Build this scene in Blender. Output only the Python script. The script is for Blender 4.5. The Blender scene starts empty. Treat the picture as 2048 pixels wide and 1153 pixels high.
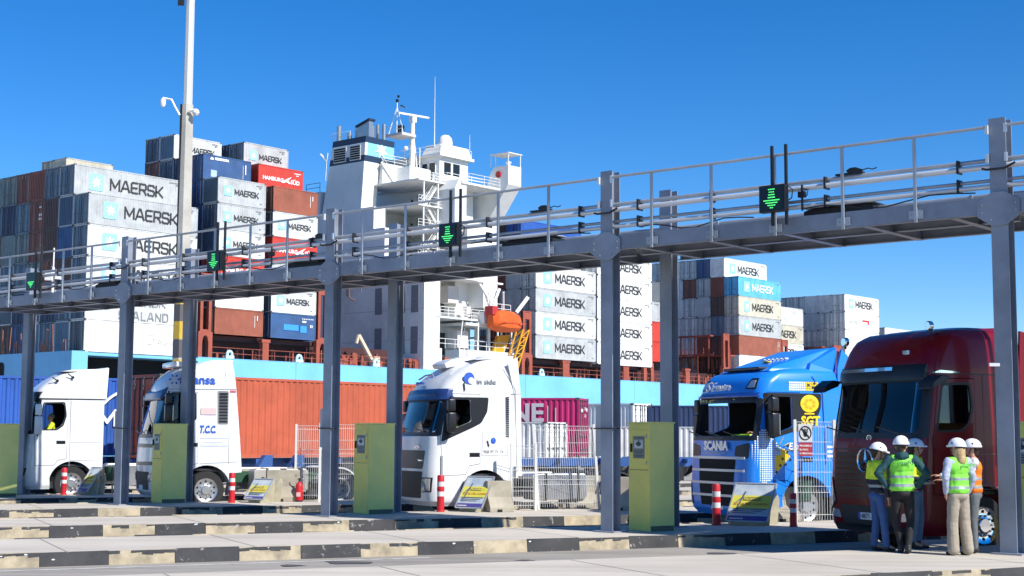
import bpy, bmesh, math, random
from mathutils import Vector as V, Matrix as MX
from math import radians as R, sin, cos, pi
rnd = random.Random(7)
scene = bpy.context.scene
COL = scene.collection
# ---------------------------------------------------------------- camera
CAMZ = 1.95
pitch = math.atan(298.1/2940.0); roll = 0.0055
fw = V((0, cos(pitch), sin(pitch))); up0 = V((0, -sin(pitch), cos(pitch))); rt0 = V((1, 0, 0))
rt = rt0*cos(roll)+up0*sin(roll); up = up0*cos(roll)-rt0*sin(roll)
cam_d = bpy.data.cameras.new('camera'); cam = bpy.data.objects.new('camera', cam_d); COL.objects.link(cam)
m = MX.Identity(4)
for i, a in enumerate((rt, up, -fw)):
    for j in range(3): m[j][i] = a[j]
m[2][3] = CAMZ
cam.matrix_world = m
cam_d.sensor_width = 36; cam_d.lens = 2940/2048*36; cam_d.clip_end = 5000; cam_d.clip_start = 0.1
scene.camera = cam
# ---------------------------------------------------------------- sky, sun, exposure
SUN_DIR = V((0.7706, -0.6374, 0)).normalized()          # horizontal direction towards the sun
SUN_AZ = math.atan2(SUN_DIR.x, SUN_DIR.y) + R(1.5)
SUN_EL = R(41)
world = bpy.data.worlds.new("World"); scene.world = world; world.use_nodes = True
wn = world.node_tree; wn.nodes.clear()
sky = wn.nodes.new('ShaderNodeTexSky'); sky.sky_type = 'NISHITA'; sky.sun_disc = False
sky.sun_elevation = SUN_EL; sky.sun_rotation = SUN_AZ
sky.air_density = 0.8; sky.dust_density = 0.0; sky.ozone_density = 5.0; sky.altitude = 200
hsv = wn.nodes.new('ShaderNodeHueSaturation'); hsv.inputs['Saturation'].default_value = 1.31; hsv.inputs['Hue'].default_value = 0.505
bg = wn.nodes.new('ShaderNodeBackground'); bg.inputs['Strength'].default_value = 0.118
wo = wn.nodes.new('ShaderNodeOutputWorld')
wn.links.new(sky.outputs[0], hsv.inputs['Color']); wn.links.new(hsv.outputs[0], bg.inputs[0]); wn.links.new(bg.outputs[0], wo.inputs[0])
sd = bpy.data.lights.new('sun', 'SUN'); sd.energy = 4.8; sd.angle = R(0.5); sd.color = (1.0, 0.955, 0.88)
so = bpy.data.objects.new('sun', sd); COL.objects.link(so)
dirv = V((sin(SUN_AZ)*cos(SUN_EL), cos(SUN_AZ)*cos(SUN_EL), sin(SUN_EL)))
so.rotation_euler = dirv.to_track_quat('Z', 'Y').to_euler()
scene.view_settings.view_transform = 'Standard'; scene.view_settings.look = 'None'
scene.view_settings.exposure = 0.44; scene.view_settings.gamma = 1
scene.render.engine = 'CYCLES'
scene.cycles.max_bounces = 6; scene.cycles.diffuse_bounces = 3; scene.cycles.glossy_bounces = 3
scene.cycles.transparent_max_bounces = 12; scene.cycles.transmission_bounces = 4

# ---------------------------------------------------------------- materials
_m = {}
def mat(name, col, rough=0.5, metal=0.0, dirt=0.0, dscale=2.0, coat=0.0, emit=0.0, bump=0.0, bscale=30.0, rust=0.0, spec=0.5, dcol=None, chips=0.0):
    if name in _m: return _m[name]
    ma = bpy.data.materials.new(name); ma.use_nodes = True; nt = ma.node_tree; N = nt.nodes; L = nt.links
    b = N['Principled BSDF']
    b.inputs['Base Color'].default_value = (*col, 1); b.inputs['Roughness'].default_value = rough
    b.inputs['Metallic'].default_value = metal; b.inputs['Coat Weight'].default_value = coat
    b.inputs['Specular IOR Level'].default_value = spec; b.inputs['Coat Roughness'].default_value = 0.04
    if emit:
        b.inputs['Emission Color'].default_value = (*col, 1); b.inputs['Emission Strength'].default_value = emit
    tc = N.new('ShaderNodeTexCoord')
    if dirt or rust or chips:
        oi = N.new('ShaderNodeObjectInfo')
        add = N.new('ShaderNodeVectorMath'); add.operation = 'ADD'
        sc = N.new('ShaderNodeVectorMath'); sc.operation = 'SCALE'; sc.inputs[3].default_value = 37.0
        cm = N.new('ShaderNodeCombineXYZ')
        for k in range(3): L.new(oi.outputs['Random'], cm.inputs[k])
        L.new(cm.outputs[0], sc.inputs[0]); L.new(tc.outputs['Object'], add.inputs[0]); L.new(sc.outputs[0], add.inputs[1])
        no = N.new('ShaderNodeTexNoise'); no.inputs['Scale'].default_value = dscale; no.inputs['Detail'].default_value = 7; no.inputs['Roughness'].default_value = 0.62
        L.new(add.outputs[0], no.inputs['Vector'])
        rp = N.new('ShaderNodeMapRange'); rp.inputs[1].default_value = 0.38; rp.inputs[2].default_value = 0.72; rp.inputs[3].default_value = 0; rp.inputs[4].default_value = 1
        L.new(no.outputs['Fac'], rp.inputs[0])
        mx = N.new('ShaderNodeMix'); mx.data_type = 'RGBA'; mx.inputs[6].default_value = (*col, 1)
        dc = dcol or tuple(c*(1-dirt)*0.9 for c in col)
        mx.inputs[7].default_value = (*dc, 1); L.new(rp.outputs[0], mx.inputs[0])
        last = mx.outputs[2]
        if rust:
            mp = N.new('ShaderNodeMapping'); mp.inputs['Scale'].default_value = (2.6, 2.6, 0.35)
            L.new(add.outputs[0], mp.inputs[0])
            n2 = N.new('ShaderNodeTexNoise'); n2.inputs['Scale'].default_value = 1.6; n2.inputs['Detail'].default_value = 9; n2.inputs['Roughness'].default_value = 0.7
            L.new(mp.outputs[0], n2.inputs['Vector'])
            r2 = N.new('ShaderNodeMapRange'); r2.inputs[1].default_value = 0.56; r2.inputs[2].default_value = 0.74; r2.inputs[3].default_value = 0; r2.inputs[4].default_value = rust
            L.new(n2.outputs['Fac'], r2.inputs[0])
            m2 = N.new('ShaderNodeMix'); m2.data_type = 'RGBA'; m2.inputs[7].default_value = (0.16, 0.075, 0.035, 1)
            L.new(r2.outputs[0], m2.inputs[0]); L.new(last, m2.inputs[6]); last = m2.outputs[2]
        if chips:
            n4 = N.new('ShaderNodeTexNoise'); n4.inputs['Scale'].default_value = 5.5; n4.inputs['Detail'].default_value = 9; n4.inputs['Roughness'].default_value = .75
            L.new(add.outputs[0], n4.inputs['Vector']); r4 = N.new('ShaderNodeMapRange'); r4.inputs[1].default_value = .60; r4.inputs[2].default_value = .64; r4.inputs[3].default_value = 0; r4.inputs[4].default_value = chips
            L.new(n4.outputs['Fac'], r4.inputs[0]); m4 = N.new('ShaderNodeMix'); m4.data_type = 'RGBA'; m4.inputs[7].default_value = (.42, .40, .36, 1); L.new(r4.outputs[0], m4.inputs[0]); L.new(last, m4.inputs[6]); last = m4.outputs[2]
        L.new(last, b.inputs['Base Color'])
    if bump:
        nb = N.new('ShaderNodeTexNoise'); nb.inputs['Scale'].default_value = bscale; nb.inputs['Detail'].default_value = 5
        L.new(tc.outputs['Object'], nb.inputs['Vector'])
        bp = N.new('ShaderNodeBump'); bp.inputs['Strength'].default_value = bump; bp.inputs['Distance'].default_value = 0.01
        L.new(nb.outputs['Fac'], bp.inputs['Height']); L.new(bp.outputs[0], b.inputs['Normal'])
    _m[name] = ma
    return ma
def glass_mat(name, tint=(0.55, 0.6, 0.62), refl=1.0):
    if name in _m: return _m[name]
    ma = bpy.data.materials.new(name); ma.use_nodes = True; nt = ma.node_tree; N = nt.nodes; L = nt.links
    N.remove(N['Principled BSDF']); out = N['Material Output']
    t = N.new('ShaderNodeBsdfTransparent'); t.inputs[0].default_value = (*tint, 1)
    g = N.new('ShaderNodeBsdfGlossy'); g.inputs['Roughness'].default_value = 0.01; g.inputs[0].default_value = (refl, refl, refl, 1)
    f = N.new('ShaderNodeFresnel'); f.inputs[0].default_value = 1.5
    x = N.new('ShaderNodeMixShader'); L.new(f.outputs[0], x.inputs[0]); L.new(t.outputs[0], x.inputs[1]); L.new(g.outputs[0], x.inputs[2])
    L.new(x.outputs[0], out.inputs[0]); _m[name] = ma
    return ma

SPLIT = {'antenna','pipe_clamp','deck_gear','aft_shutter','rail_bracket','mudguard','fuel_tank','porthole','bridge_window','exhaust_pipe','window_shutter','support_post','pillar','post','whip_antenna','seat','davit','winch','vent','air_horn','grille_bar','coupling','lashing_rods','cable_pipe','drain_pipe','loose_cable','tank_strap','air_intake','wiper','dashboard_ornament','fender','stern_opening','landing_leg','door_hinge','wheel_nut','vent_hole'}
# ---------------------------------------------------------------- mesh builder
class MB:
    def __init__(s): s.b = bmesh.new(); s.mi = 0; s.mats = []
    def use(s, m):
        if m not in s.mats: s.mats.append(m)
        s.mi = s.mats.index(m); return s
    def face(s, vs):
        try:
            f = s.b.faces.new(vs); f.material_index = s.mi; return f
        except ValueError: return None
    def hexa(s, p):      # 8 points: bottom ring 0-3, top ring 4-7
        v = [s.b.verts.new(q) for q in p]
        for q in ((3,2,1,0),(4,5,6,7),(0,1,5,4),(1,2,6,5),(2,3,7,6),(3,0,4,7)): s.face([v[i] for i in q])
    def box(s, x0, x1, y0, y1, z0, z1):
        s.hexa([(x0,y0,z0),(x1,y0,z0),(x1,y1,z0),(x0,y1,z0),(x0,y0,z1),(x1,y0,z1),(x1,y1,z1),(x0,y1,z1)])
        return s
    def bar(s, a, b, w, h=None, upv=(0,0,1)):   # rectangular bar from a to b, w across, h along up
        a = V(a); b = V(b); h = h or w; d = (b-a).normalized(); u = V(upv)
        if abs(d.dot(u)) > 0.98: u = V((0,1,0)) if abs(d.y) < 0.9 else V((1,0,0))
        r = d.cross(u).normalized(); u = r.cross(d)
        P = []
        for e in (a, b):
            for q in ((-1,-1),(1,-1),(1,1),(-1,1)): P.append(e+r*q[0]*w/2+u*q[1]*h/2)
        s.hexa(P); return s
    def tube(s, pts, r, n=8, cap=True, closed=False):
        pts = [V(p) for p in pts]; rings = []; k = len(pts)
        pu = None
        for i, p in enumerate(pts):
            if closed: d = (pts[(i+1) % k]-pts[i-1])
            elif i == 0: d = pts[1]-p
            elif i == k-1: d = p-pts[i-1]
            else: d = (pts[i+1]-p).normalized()+(p-pts[i-1]).normalized()
            d.normalize()
            if pu is None:
                u = V((0,0,1)) if abs(d.z) < 0.9 else V((1,0,0))
            else: u = pu
            r_ = d.cross(u)
            if r_.length < 1e-4: r_ = d.cross(V((0,1,0)))
            r_.normalize(); u = r_.cross(d); pu = u
            rr = r[i] if isinstance(r, (list, tuple)) else r
            rings.append([s.b.verts.new(p+r_*cos(2*pi*j/n)*rr+u*sin(2*pi*j/n)*rr) for j in range(n)])
        for i in range(k if closed else k-1):
            A = rings[i]; B = rings[(i+1) % k]
            for j in range(n): s.face([A[j], A[(j+1) % n], B[(j+1) % n], B[j]])
        if cap and not closed:
            s.face(rings[0][::-1]); s.face(rings[-1])
        return s
    def cyl(s, a, b, r, n=16): return s.tube([a, b], r, n)
    def prism(s, poly, a, b, axis='y'):         # polygon in the other two coordinates, extruded a..b along axis
        def P(u, w, t): return {'y': (u, t, w), 'x': (t, u, w), 'z': (u, w, t)}[axis]
        A = [s.b.verts.new(P(u, w, a)) for u, w in poly]; B = [s.b.verts.new(P(u, w, b)) for u, w in poly]
        s.face(A[::-1]); s.face(B); n = len(poly)
        for i in range(n): s.face([A[i], A[(i+1) % n], B[(i+1) % n], B[i]])
        return s
    def lathe(s, prof, c, axis='z', n=24):      # prof: (radius, along)
        c = V(c); rings = []
        for r, h in prof:
            ring = []
            for j in range(n):
                a = 2*pi*j/n
                o = {'z': V((cos(a)*r, sin(a)*r, h)), 'y': V((cos(a)*r, h, sin(a)*r)), 'x': V((h, cos(a)*r, sin(a)*r))}[axis]
                ring.append(s.b.verts.new(c+o))
            rings.append(ring)
        for A, B in zip(rings, rings[1:]):
            for j in range(n): s.face([A[j], A[(j+1) % n], B[(j+1) % n], B[j]])
        s.face(rings[0][::-1]); s.face(rings[-1]); return s
    def loft(s, rings, caps=True):
        rv = [[s.b.verts.new(p) for p in r] for r in rings]; n = len(rv[0])
        for A, B in zip(rv, rv[1:]):
            for j in range(n): s.face([A[j], A[(j+1) % n], B[(j+1) % n], B[j]])
        if caps: s.face(rv[0][::-1]); s.face(rv[-1])
        return s
    def ball(s, c, rx, ry=None, rz=None, n=12, rot=None):
        ry = ry or rx; rz = rz or rx
        mt = MX.Translation(c) @ (rot or MX.Identity(4)) @ MX.Diagonal((rx, ry, rz, 1))
        r = bmesh.ops.create_uvsphere(s.b, u_segments=n, v_segments=max(6, n*2//3), radius=1, matrix=mt)
        for f in {f for v in r['verts'] for f in v.link_faces}: f.material_index = s.mi
        return s
    def mesh(s, name, smooth=False, ang=35, norm=True):
        if norm: bmesh.ops.recalc_face_normals(s.b, faces=s.b.faces)
        me = bpy.data.meshes.new(name); s.b.to_mesh(me); s.b.free()
        for m_ in s.mats: me.materials.append(m_)
        if smooth:
            me.polygons.foreach_set('use_smooth', [True]*len(me.polygons))
            try: me.set_sharp_from_angle(angle=R(ang))
            except Exception: pass
        return me
    def build(s, name, mt=None, parent=None, smooth=False, bevel=0, ang=35, **k):
        if mt is not None and not s.mats: s.mats = [mt]
        if name in SPLIT and parent is not None:
            seen = set(); first = None; s.b.verts.ensure_lookup_table()
            for v in s.b.verts:
                if v in seen: continue
                st = [v]; seen.add(v); comp = []
                while st:
                    q = st.pop(); comp.append(q)
                    for e in q.link_edges:
                        w = e.other_vert(q)
                        if w not in seen: seen.add(w); st.append(w)
                n = MB(); n.mats = list(s.mats); mp = {q: n.b.verts.new(q.co) for q in comp}
                fs = {f for q in comp for f in q.link_faces}
                for f in sorted(fs, key=lambda f: f.index):
                    g = n.b.faces.new([mp[q] for q in f.verts]); g.material_index = f.material_index
                if bevel: bmesh.ops.bevel(n.b, geom=[e for e in n.b.edges], offset=bevel, segments=2, affect='EDGES', profile=0.6, clamp_overlap=True)
                o = obj(name, n.mesh(name, smooth, ang), parent, **k); first = first or o
            s.b.free(); return first
        if bevel:
            bmesh.ops.bevel(s.b, geom=[e for e in s.b.edges], offset=bevel, segments=2, affect='EDGES', profile=0.6, clamp_overlap=True)
        return obj(name, s.mesh(name, smooth, ang), parent, **k)
def obj(name, me, parent=None, loc=None, rot=None, mtx=None, **k):
    o = bpy.data.objects.new(name, me); COL.objects.link(o)
    if parent: o.parent = parent
    if loc is not None: o.location = loc
    if rot is not None: o.rotation_euler = rot
    if mtx is not None: o.matrix_local = mtx
    for a, b in k.items(): o[a] = b
    return o
def thing(name, label, cat, loc=(0,0,0), rz=0, group=None):
    o = bpy.data.objects.new(name, None); COL.objects.link(o); o.location = loc; o.rotation_euler = (0, 0, rz)
    o.empty_display_size = 0.2
    o['label'] = label; o['category'] = cat
    if group: o['group'] = group
    return o
def tag(o, label, cat, group=None):
    o['label'] = label; o['category'] = cat
    if group: o['group'] = group
    return o
def struct(o, kind='structure'): o['kind'] = kind; return o
def copy_tree(o, parent=None, me_map=None):
    c = o.copy(); COL.objects.link(c)
    if parent: c.parent = parent; c.matrix_parent_inverse = o.matrix_parent_inverse.copy()
    for ch in [x for x in bpy.data.objects if x.parent == o and x != c]: copy_tree(ch, c)
    return c
def kids(o): return [x for x in bpy.data.objects if x.parent == o]
_tx = {}
def text_mesh(s, size=1.0, bold=0.0, ext=0.004, sx=1.0, shear=0.0, space=1.0):
    key = (s, size, bold, ext, sx, shear, space)
    if key in _tx: return _tx[key]
    cu = bpy.data.curves.new('t', 'FONT'); cu.body = s; cu.size = size; cu.extrude = ext; cu.offset = bold; cu.shear = shear
    cu.space_character = space; cu.resolution_u = 2; cu.align_x = 'LEFT'
    o = bpy.data.objects.new('t', cu); COL.objects.link(o)
    dg = bpy.context.evaluated_depsgraph_get(); me = bpy.data.meshes.new_from_object(o.evaluated_get(dg))
    bpy.data.objects.remove(o); me.transform(MX.Diagonal((sx, 1, 1, 1))); _tx[key] = me
    return me
def frame(o, x, y):      # matrix with local X=x, Y=y, Z=x×y at origin o
    x = V(x).normalized(); y = V(y).normalized(); z = x.cross(y).normalized(); y = z.cross(x)
    return MX(((x.x, y.x, z.x, o[0]), (x.y, y.y, z.y, o[1]), (x.z, y.z, z.z, o[2]), (0,0,0,1)))
def text(s, parent, o, x, y, mt, size=1.0, name='lettering', **k):
    me = text_mesh(s, size, **k)
    me = me.copy(); me.materials.clear(); me.materials.append(mt)
    return obj(name, me, parent, mtx=frame(o, x, y))
# stroke lettering: squarish capitals drawn from straight strokes
SG = {'M': (1.15, [[(0,0),(0,1),(.575,.22),(1.15,1),(1.15,0)]]), 'A': (1.05, [[(0,0),(.43,1),(.62,1),(1.05,0)],[(.16,.3),(.89,.3)]]),
 'E': (.8, [[(.8,0),(.12,0),(0,.1),(0,.9),(.12,1),(.8,1)],[(0,.5),(.72,.5)]]), 'R': (.85, [[(0,0),(0,1),(.72,1),(.85,.88),(.85,.56),(.72,.44),(0,.44)],[(.5,.44),(.87,0)]]),
 'S': (.84, [[(.84,.84),(.72,1),(.12,1),(0,.88),(0,.62),(.12,.52),(.72,.48),(.84,.38),(.84,.12),(.72,0),(.12,0),(0,.16)]]),
 'K': (.85, [[(0,0),(0,1)],[(0,.46),(.28,.46),(.85,1)],[(.28,.46),(.88,0)]]), 'L': (.72, [[(0,1),(0,0),(.72,0)]]),
 'N': (.88, [[(0,0),(0,1),(.88,0),(.88,1)]]), 'D': (.88, [[(0,0),(0,1),(.7,1),(.88,.8),(.88,.2),(.7,0),(0,0)]]),
 'G': (.85, [[(.85,.8),(.7,1),(.15,1),(0,.85),(0,.15),(.15,0),(.7,0),(.85,.15),(.85,.48),(.5,.48)]]),
 'O': (.9, [[(.15,0),(.75,0),(.9,.15),(.9,.85),(.75,1),(.15,1),(0,.85),(0,.15),(.15,0)]]),
 'C': (.85, [[(.85,.85),(.7,1),(.15,1),(0,.85),(0,.15),(.15,0),(.7,0),(.85,.15)]])}
_sk = {}
def stroke_mesh(word, h, w, gap=0.3, ext=0.01, sx=1.0, mt=None):
    key = (word, h, w, gap, sx, mt.name if mt else '')
    if key in _sk: return _sk[key]
    b = MB(); x = 0
    for c in word:
        if c == ' ': x += .6; continue
        cw, st = SG[c]
        for pl in st:
            for i, (p, q) in enumerate(zip(pl, pl[1:])):
                a = V(((x+p[0])*h*sx, p[1]*h, 0)); e = V(((x+q[0])*h*sx, q[1]*h, 0)); d = (e-a).normalized()
                a = a-d*w*0.42; e = e+d*w*0.42; r = V((-d.y, d.x, 0))*w/2
                zt = ext+0.0004*i
                b.hexa([a-r, e-r, e+r, a+r, a-r+V((0,0,zt)), e-r+V((0,0,zt)), e+r+V((0,0,zt)), a+r+V((0,0,zt))])
        x += cw+gap
    me = b.mesh('stroke')
    if mt: me.materials.append(mt)
    me['w'] = (x-gap)*h*sx; _sk[key] = me
    return me
def star_mesh(n, r1, r2, ext, mt, rot=0.0):
    b = MB(); b.prism([(cos(pi*i/n+pi/2+rot)*(r1 if i % 2 == 0 else r2), sin(pi*i/n+pi/2+rot)*(r1 if i % 2 == 0 else r2)) for i in range(2*n)], 0, ext, 'z')
    me = b.mesh('star'); me.materials.append(mt); return me
def boolean(me, cutters, op='DIFFERENCE'):
    o = bpy.data.objects.new('b', me); COL.objects.link(o); tmp = []
    for c in cutters:
        q = bpy.data.objects.new('c', c); COL.objects.link(q); tmp.append(q)
        md = o.modifiers.new('b', 'BOOLEAN'); md.operation = op; md.solver = 'EXACT'; md.object = q
    dg = bpy.context.evaluated_depsgraph_get(); r = bpy.data.meshes.new_from_object(o.evaluated_get(dg))
    for q in tmp: bpy.data.objects.remove(q)
    bpy.data.objects.remove(o); return r
ORD = ['first','second','third','fourth','fifth','sixth','seventh','eighth','ninth','tenth','eleventh','twelfth','thirteenth']
# ---------------------------------------------------------------- directions of the place
TH = R(65); LD = V((sin(TH), cos(TH), 0)); LN = V((cos(TH), -sin(TH), 0))        # lane direction, towards near side
GO = V((-9.82, 37.39, 0)); GD = V((5.843, -4.833, 0)); GU = GD.normalized(); GN = V((.6374, .7706, 0)).normalized()
SH = R(40.7); SD = V((sin(SH), cos(SH), 0)); SE = V((-cos(SH), sin(SH), 0)); SO = V((-38.155, 132.6, 0))
def lane(a, n, z=0): return LD*a+LN*n+V((0,0,z))
def gan(k, d=0, z=0): return GO+GD*k+GN*d+V((0,0,z))
def ship(s, t, z): return SO+SD*s+SE*t+V((0,0,z))
# ---------------------------------------------------------------- ground
def ground_mat(name, c1, c2, scale, cracks=False, mark=0.35):
    ma = bpy.data.materials.new(name); ma.use_nodes = True; nt = ma.node_tree; N = nt.nodes; L = nt.links
    b = N['Principled BSDF']; b.inputs['Roughness'].default_value = 0.9; b.inputs['Specular IOR Level'].default_value = 0.25
    tc = N.new('ShaderNodeTexCoord')
    no = N.new('ShaderNodeTexNoise'); no.inputs['Scale'].default_value = scale; no.inputs['Detail'].default_value = 8; no.inputs['Roughness'].default_value = .6
    n2 = N.new('ShaderNodeTexNoise'); n2.inputs['Scale'].default_value = 60; n2.inputs['Detail'].default_value = 3
    L.new(tc.outputs['Object'], no.inputs[0]); L.new(tc.outputs['Object'], n2.inputs[0])
    cr = N.new('ShaderNodeMapRange'); cr.inputs[1].default_value = .3; cr.inputs[2].default_value = .7; L.new(no.outputs[0], cr.inputs[0])
    mx = N.new('ShaderNodeMix'); mx.data_type = 'RGBA'; mx.inputs[6].default_value = (*c1, 1); mx.inputs[7].default_value = (*c2, 1); L.new(cr.outputs[0], mx.inputs[0])
    m2 = N.new('ShaderNodeMix'); m2.data_type = 'RGBA'; m2.blend_type = 'MULTIPLY'; m2.inputs[0].default_value = mark
    L.new(mx.outputs[2], m2.inputs[6])
    # tyre marks and oil: noise stretched along the lane direction
    mp = N.new('ShaderNodeMapping'); mp.inputs['Rotation'].default_value = (0, 0, TH-pi/2); mp.inputs['Scale'].default_value = (0.12, 1.6, 1)
    L.new(tc.outputs['Object'], mp.inputs[0])
    n3 = N.new('ShaderNodeTexNoise'); n3.inputs['Scale'].default_value = 1.2; n3.inputs['Detail'].default_value = 6; L.new(mp.outputs[0], n3.inputs[0])
    r3 = N.new('ShaderNodeMapRange'); r3.inputs[1].default_value = .35; r3.inputs[2].default_value = .6; r3.inputs[3].default_value = .45; r3.inputs[4].default_value = 1.0; L.new(n3.outputs[0], r3.inputs[0])
    L.new(r3.outputs[0], m2.inputs[7])
    L.new(m2.outputs[2], b.inputs['Base Color'])
    bp = N.new('ShaderNodeBump'); bp.inputs['Strength'].default_value = .35; bp.inputs['Distance'].default_value = .004; L.new(n2.outputs[0], bp.inputs['Height']); L.new(bp.outputs[0], b.inputs['Normal'])
    return ma
asph = ground_mat('lane_asphalt', (.30,.275,.24), (.41,.38,.335), .35)
conc = ground_mat('island_concrete', (.52,.47,.395), (.62,.565,.485), .5, mark=.28)
farg = ground_mat('yard_asphalt', (.30,.29,.27), (.42,.405,.38), .1)
b = MB(); b.box(-900, 900, -60, 1400, -0.6, -0.008); struct(b.build('ground', farg))
b = MB()
P = [lane(-70, -60, 0), lane(60, -60, 0), lane(60, 12, 0), lane(-70, 12, 0)]
b.face([b.b.verts.new(p) for p in P]); struct(b.build('road', asph))
k_black = mat('kerb_black', (.022,.023,.026), .7, dirt=.2, dscale=1.5, chips=.8, bump=.4, bscale=12, dcol=(.055,.054,.055))
k_yel = mat('kerb_yellow', (.46,.385,.26), .75, dirt=.3, dscale=3.2, chips=.6, bump=.4, bscale=12, dcol=(.17,.145,.10))
k_conc = mat('kerb_concrete', (.42,.40,.36), .85, dirt=.3, dscale=3)
paint_w = mat('road_paint', (.72,.72,.70), .7, dirt=.35, dscale=4, dcol=(.4,.39,.37))
KERB = [(-15.5, 3.55, -1.2, 40, 5), (-22.9, 3.3, -45, 40, 0), (-29.35, 3.2, -45, 40, 1), (-36.0, 3.2, -45, 42, 2), (-42.3, 3.1, -50, 42, 3), (-48.9, 3.1, -50, 42, 4)]
chip = random.Random(3)
for n0, w, a0, a1, idx in KERB:
    top = 0.2
    nb = ['nearest the camera', 'in front of the second truck lane', 'in front of the third truck lane', 'in front of the fourth truck lane', 'in front of the fifth lane', 'farthest back'][idx] if idx < 6 else ''
    # island slab with a tapered nose when it starts inside the view
    b = MB()
    ins = 0.055
    if idx == 5:
        poly = [lane(a0+5.5, n0-ins), lane(a1, n0-ins), lane(a1, n0-w+ins), lane(a0+2.5, n0-w+ins), lane(a0, n0-w*0.62)]
        poly = [lane(3.4, n0-ins), lane(a1, n0-ins), lane(a1, n0-w), lane(.8, n0-w), lane(-.6, n0-w+.5), lane(.2, n0-w+1.9)]
    else:
        poly = [lane(a0, n0-ins), lane(a1, n0-ins), lane(a1, n0-w+ins), lane(a0, n0-w+ins)]
    A = [b.b.verts.new((p.x, p.y, 0.0)) for p in poly]; B = [b.b.verts.new((p.x, p.y, top)) for p in poly]
    b.face(B)
    for i in range(len(A)): b.face([A[i], A[(i+1) % len(A)], B[(i+1) % len(A)], B[i]])
    struct(b.build('pavement', conc))
    # kerb stones: alternate black and yellow lengths, both sides
    for side in (0, 1):
        if idx == 5 and side == 1: continue
        b = MB(); a = a0 if idx != 5 else 3.4; k = idx
        while a < a1:
            e = min(a+1.0, a1)
            b.use(k_black if k % 2 == 0 else k_yel)
            na, nb_ = (n0, n0-ins) if side == 0 else (n0-w+ins, n0-w)
            zt = top+0.012+0.0015*((k*7) % 3)
            j = lambda: chip.uniform(-.008, .008)
            P = []
            for z in (0, 1):
                for (aa, nn) in ((a+.004, na), (e-.004, na), (e-.004, nb_), (a+.004, nb_)):
                    off = 0.0
                    if z and nn == n0: off = -0.03
                    P.append(lane(aa, nn+off+j()*.5, (zt+j()) if z else -.02))
            b.hexa(P)
            if side == 0 and k % 2 == 1 and chip.random() < .85:      # grime along the worn top lip
                b.use(k_black); nn_ = 6
                for q in range(nn_):
                    a1_, a2_ = a+(e-a)*q/nn_, a+(e-a)*(q+1)/nn_
                    if chip.random() < .2: continue
                    zb = .135+chip.uniform(0, .04); f_ = lambda aa, z_: lane(aa, n0+.0045-.03*z_/.2, z_)
                    b.face([b.b.verts.new(f_(a1_, zb)), b.b.verts.new(f_(a2_, zb+chip.uniform(-.015,.015))), b.b.verts.new(f_(a2_, .2065)), b.b.verts.new(f_(a1_, .2065))])
            a = e; k += 1
        struct(b.build('kerb', None))
    # chipped bare patches on the near kerb faces
    if idx in (0, 1, 5):
        b = MB(); b.use(paint_w)
        for q in range(26 if idx == 0 else 22):
            a = chip.uniform(-12, 14) if idx == 0 else chip.uniform(-14, 16)
            if idx == 5: break
            z = chip.choice([chip.uniform(.15, .215), chip.uniform(.08, .2)]); r = chip.uniform(.01, .03)
            pts = [(a+cos(t*pi/3)*r*chip.uniform(.6, 1.6), z+sin(t*pi/3)*r*.6*chip.uniform(.5, 1.2)) for t in range(6)]
            pts = [(u, min(v, .205)) for u, v in pts]
            A = [b.b.verts.new(lane(u, n0+.006-0.03*max(0, (v))/0.2, v)) for u, v in pts]; b.face(A)
        struct(b.build('kerb_wear', None))
# expansion joints across the islands
b = MB(); b.use(mat('joint_dark', (.27,.25,.22), .9))
for n0, w, a0, a1, idx in KERB[:4]:
    for q in range(14):
        a = -14+q*2.9+idx*.7
        if idx == 5 and a < 4: continue
        P = [lane(a, n0-.06, .2035), lane(a+.018, n0-.06, .2035), lane(a+.018, n0-w+.06, .2035), lane(a, n0-w+.06, .2035)]; b.face([b.b.verts.new(p) for p in P])
struct(b.build('pavement_joint', None))
b = MB(); b.use(mat('oil_stain', (.10,.095,.09), .6))
for q in range(26):
    c = lane(chip.uniform(-10, 16), chip.choice([-20.6, -27.6, -21.3, -20.2])+chip.uniform(-.9, .9), .003+q*.0003); r = chip.uniform(.05, .32); A = []
    for t_ in range(10): k_ = r*chip.uniform(.6, 1.2); A.append(b.b.verts.new(c+V((cos(t_*pi/5)*k_*1.4, sin(t_*pi/5)*k_, 0))))
    b.face(A)
struct(b.build('road_stain', None))
# painted edge line beside the second island
b = MB()
for a0_, a1_, n_, w_ in ((-14, 9, -22.45, .1), (-16, 10, -28.9, .08)):
    P = [lane(a0_, n_, .004), lane(a1_, n_, .004), lane(a1_, n_+w_, .004), lane(a0_, n_+w_, .004)]
    b.face([b.b.verts.new(p) for p in P])
struct(b.build('road_marking', paint_w))
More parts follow.
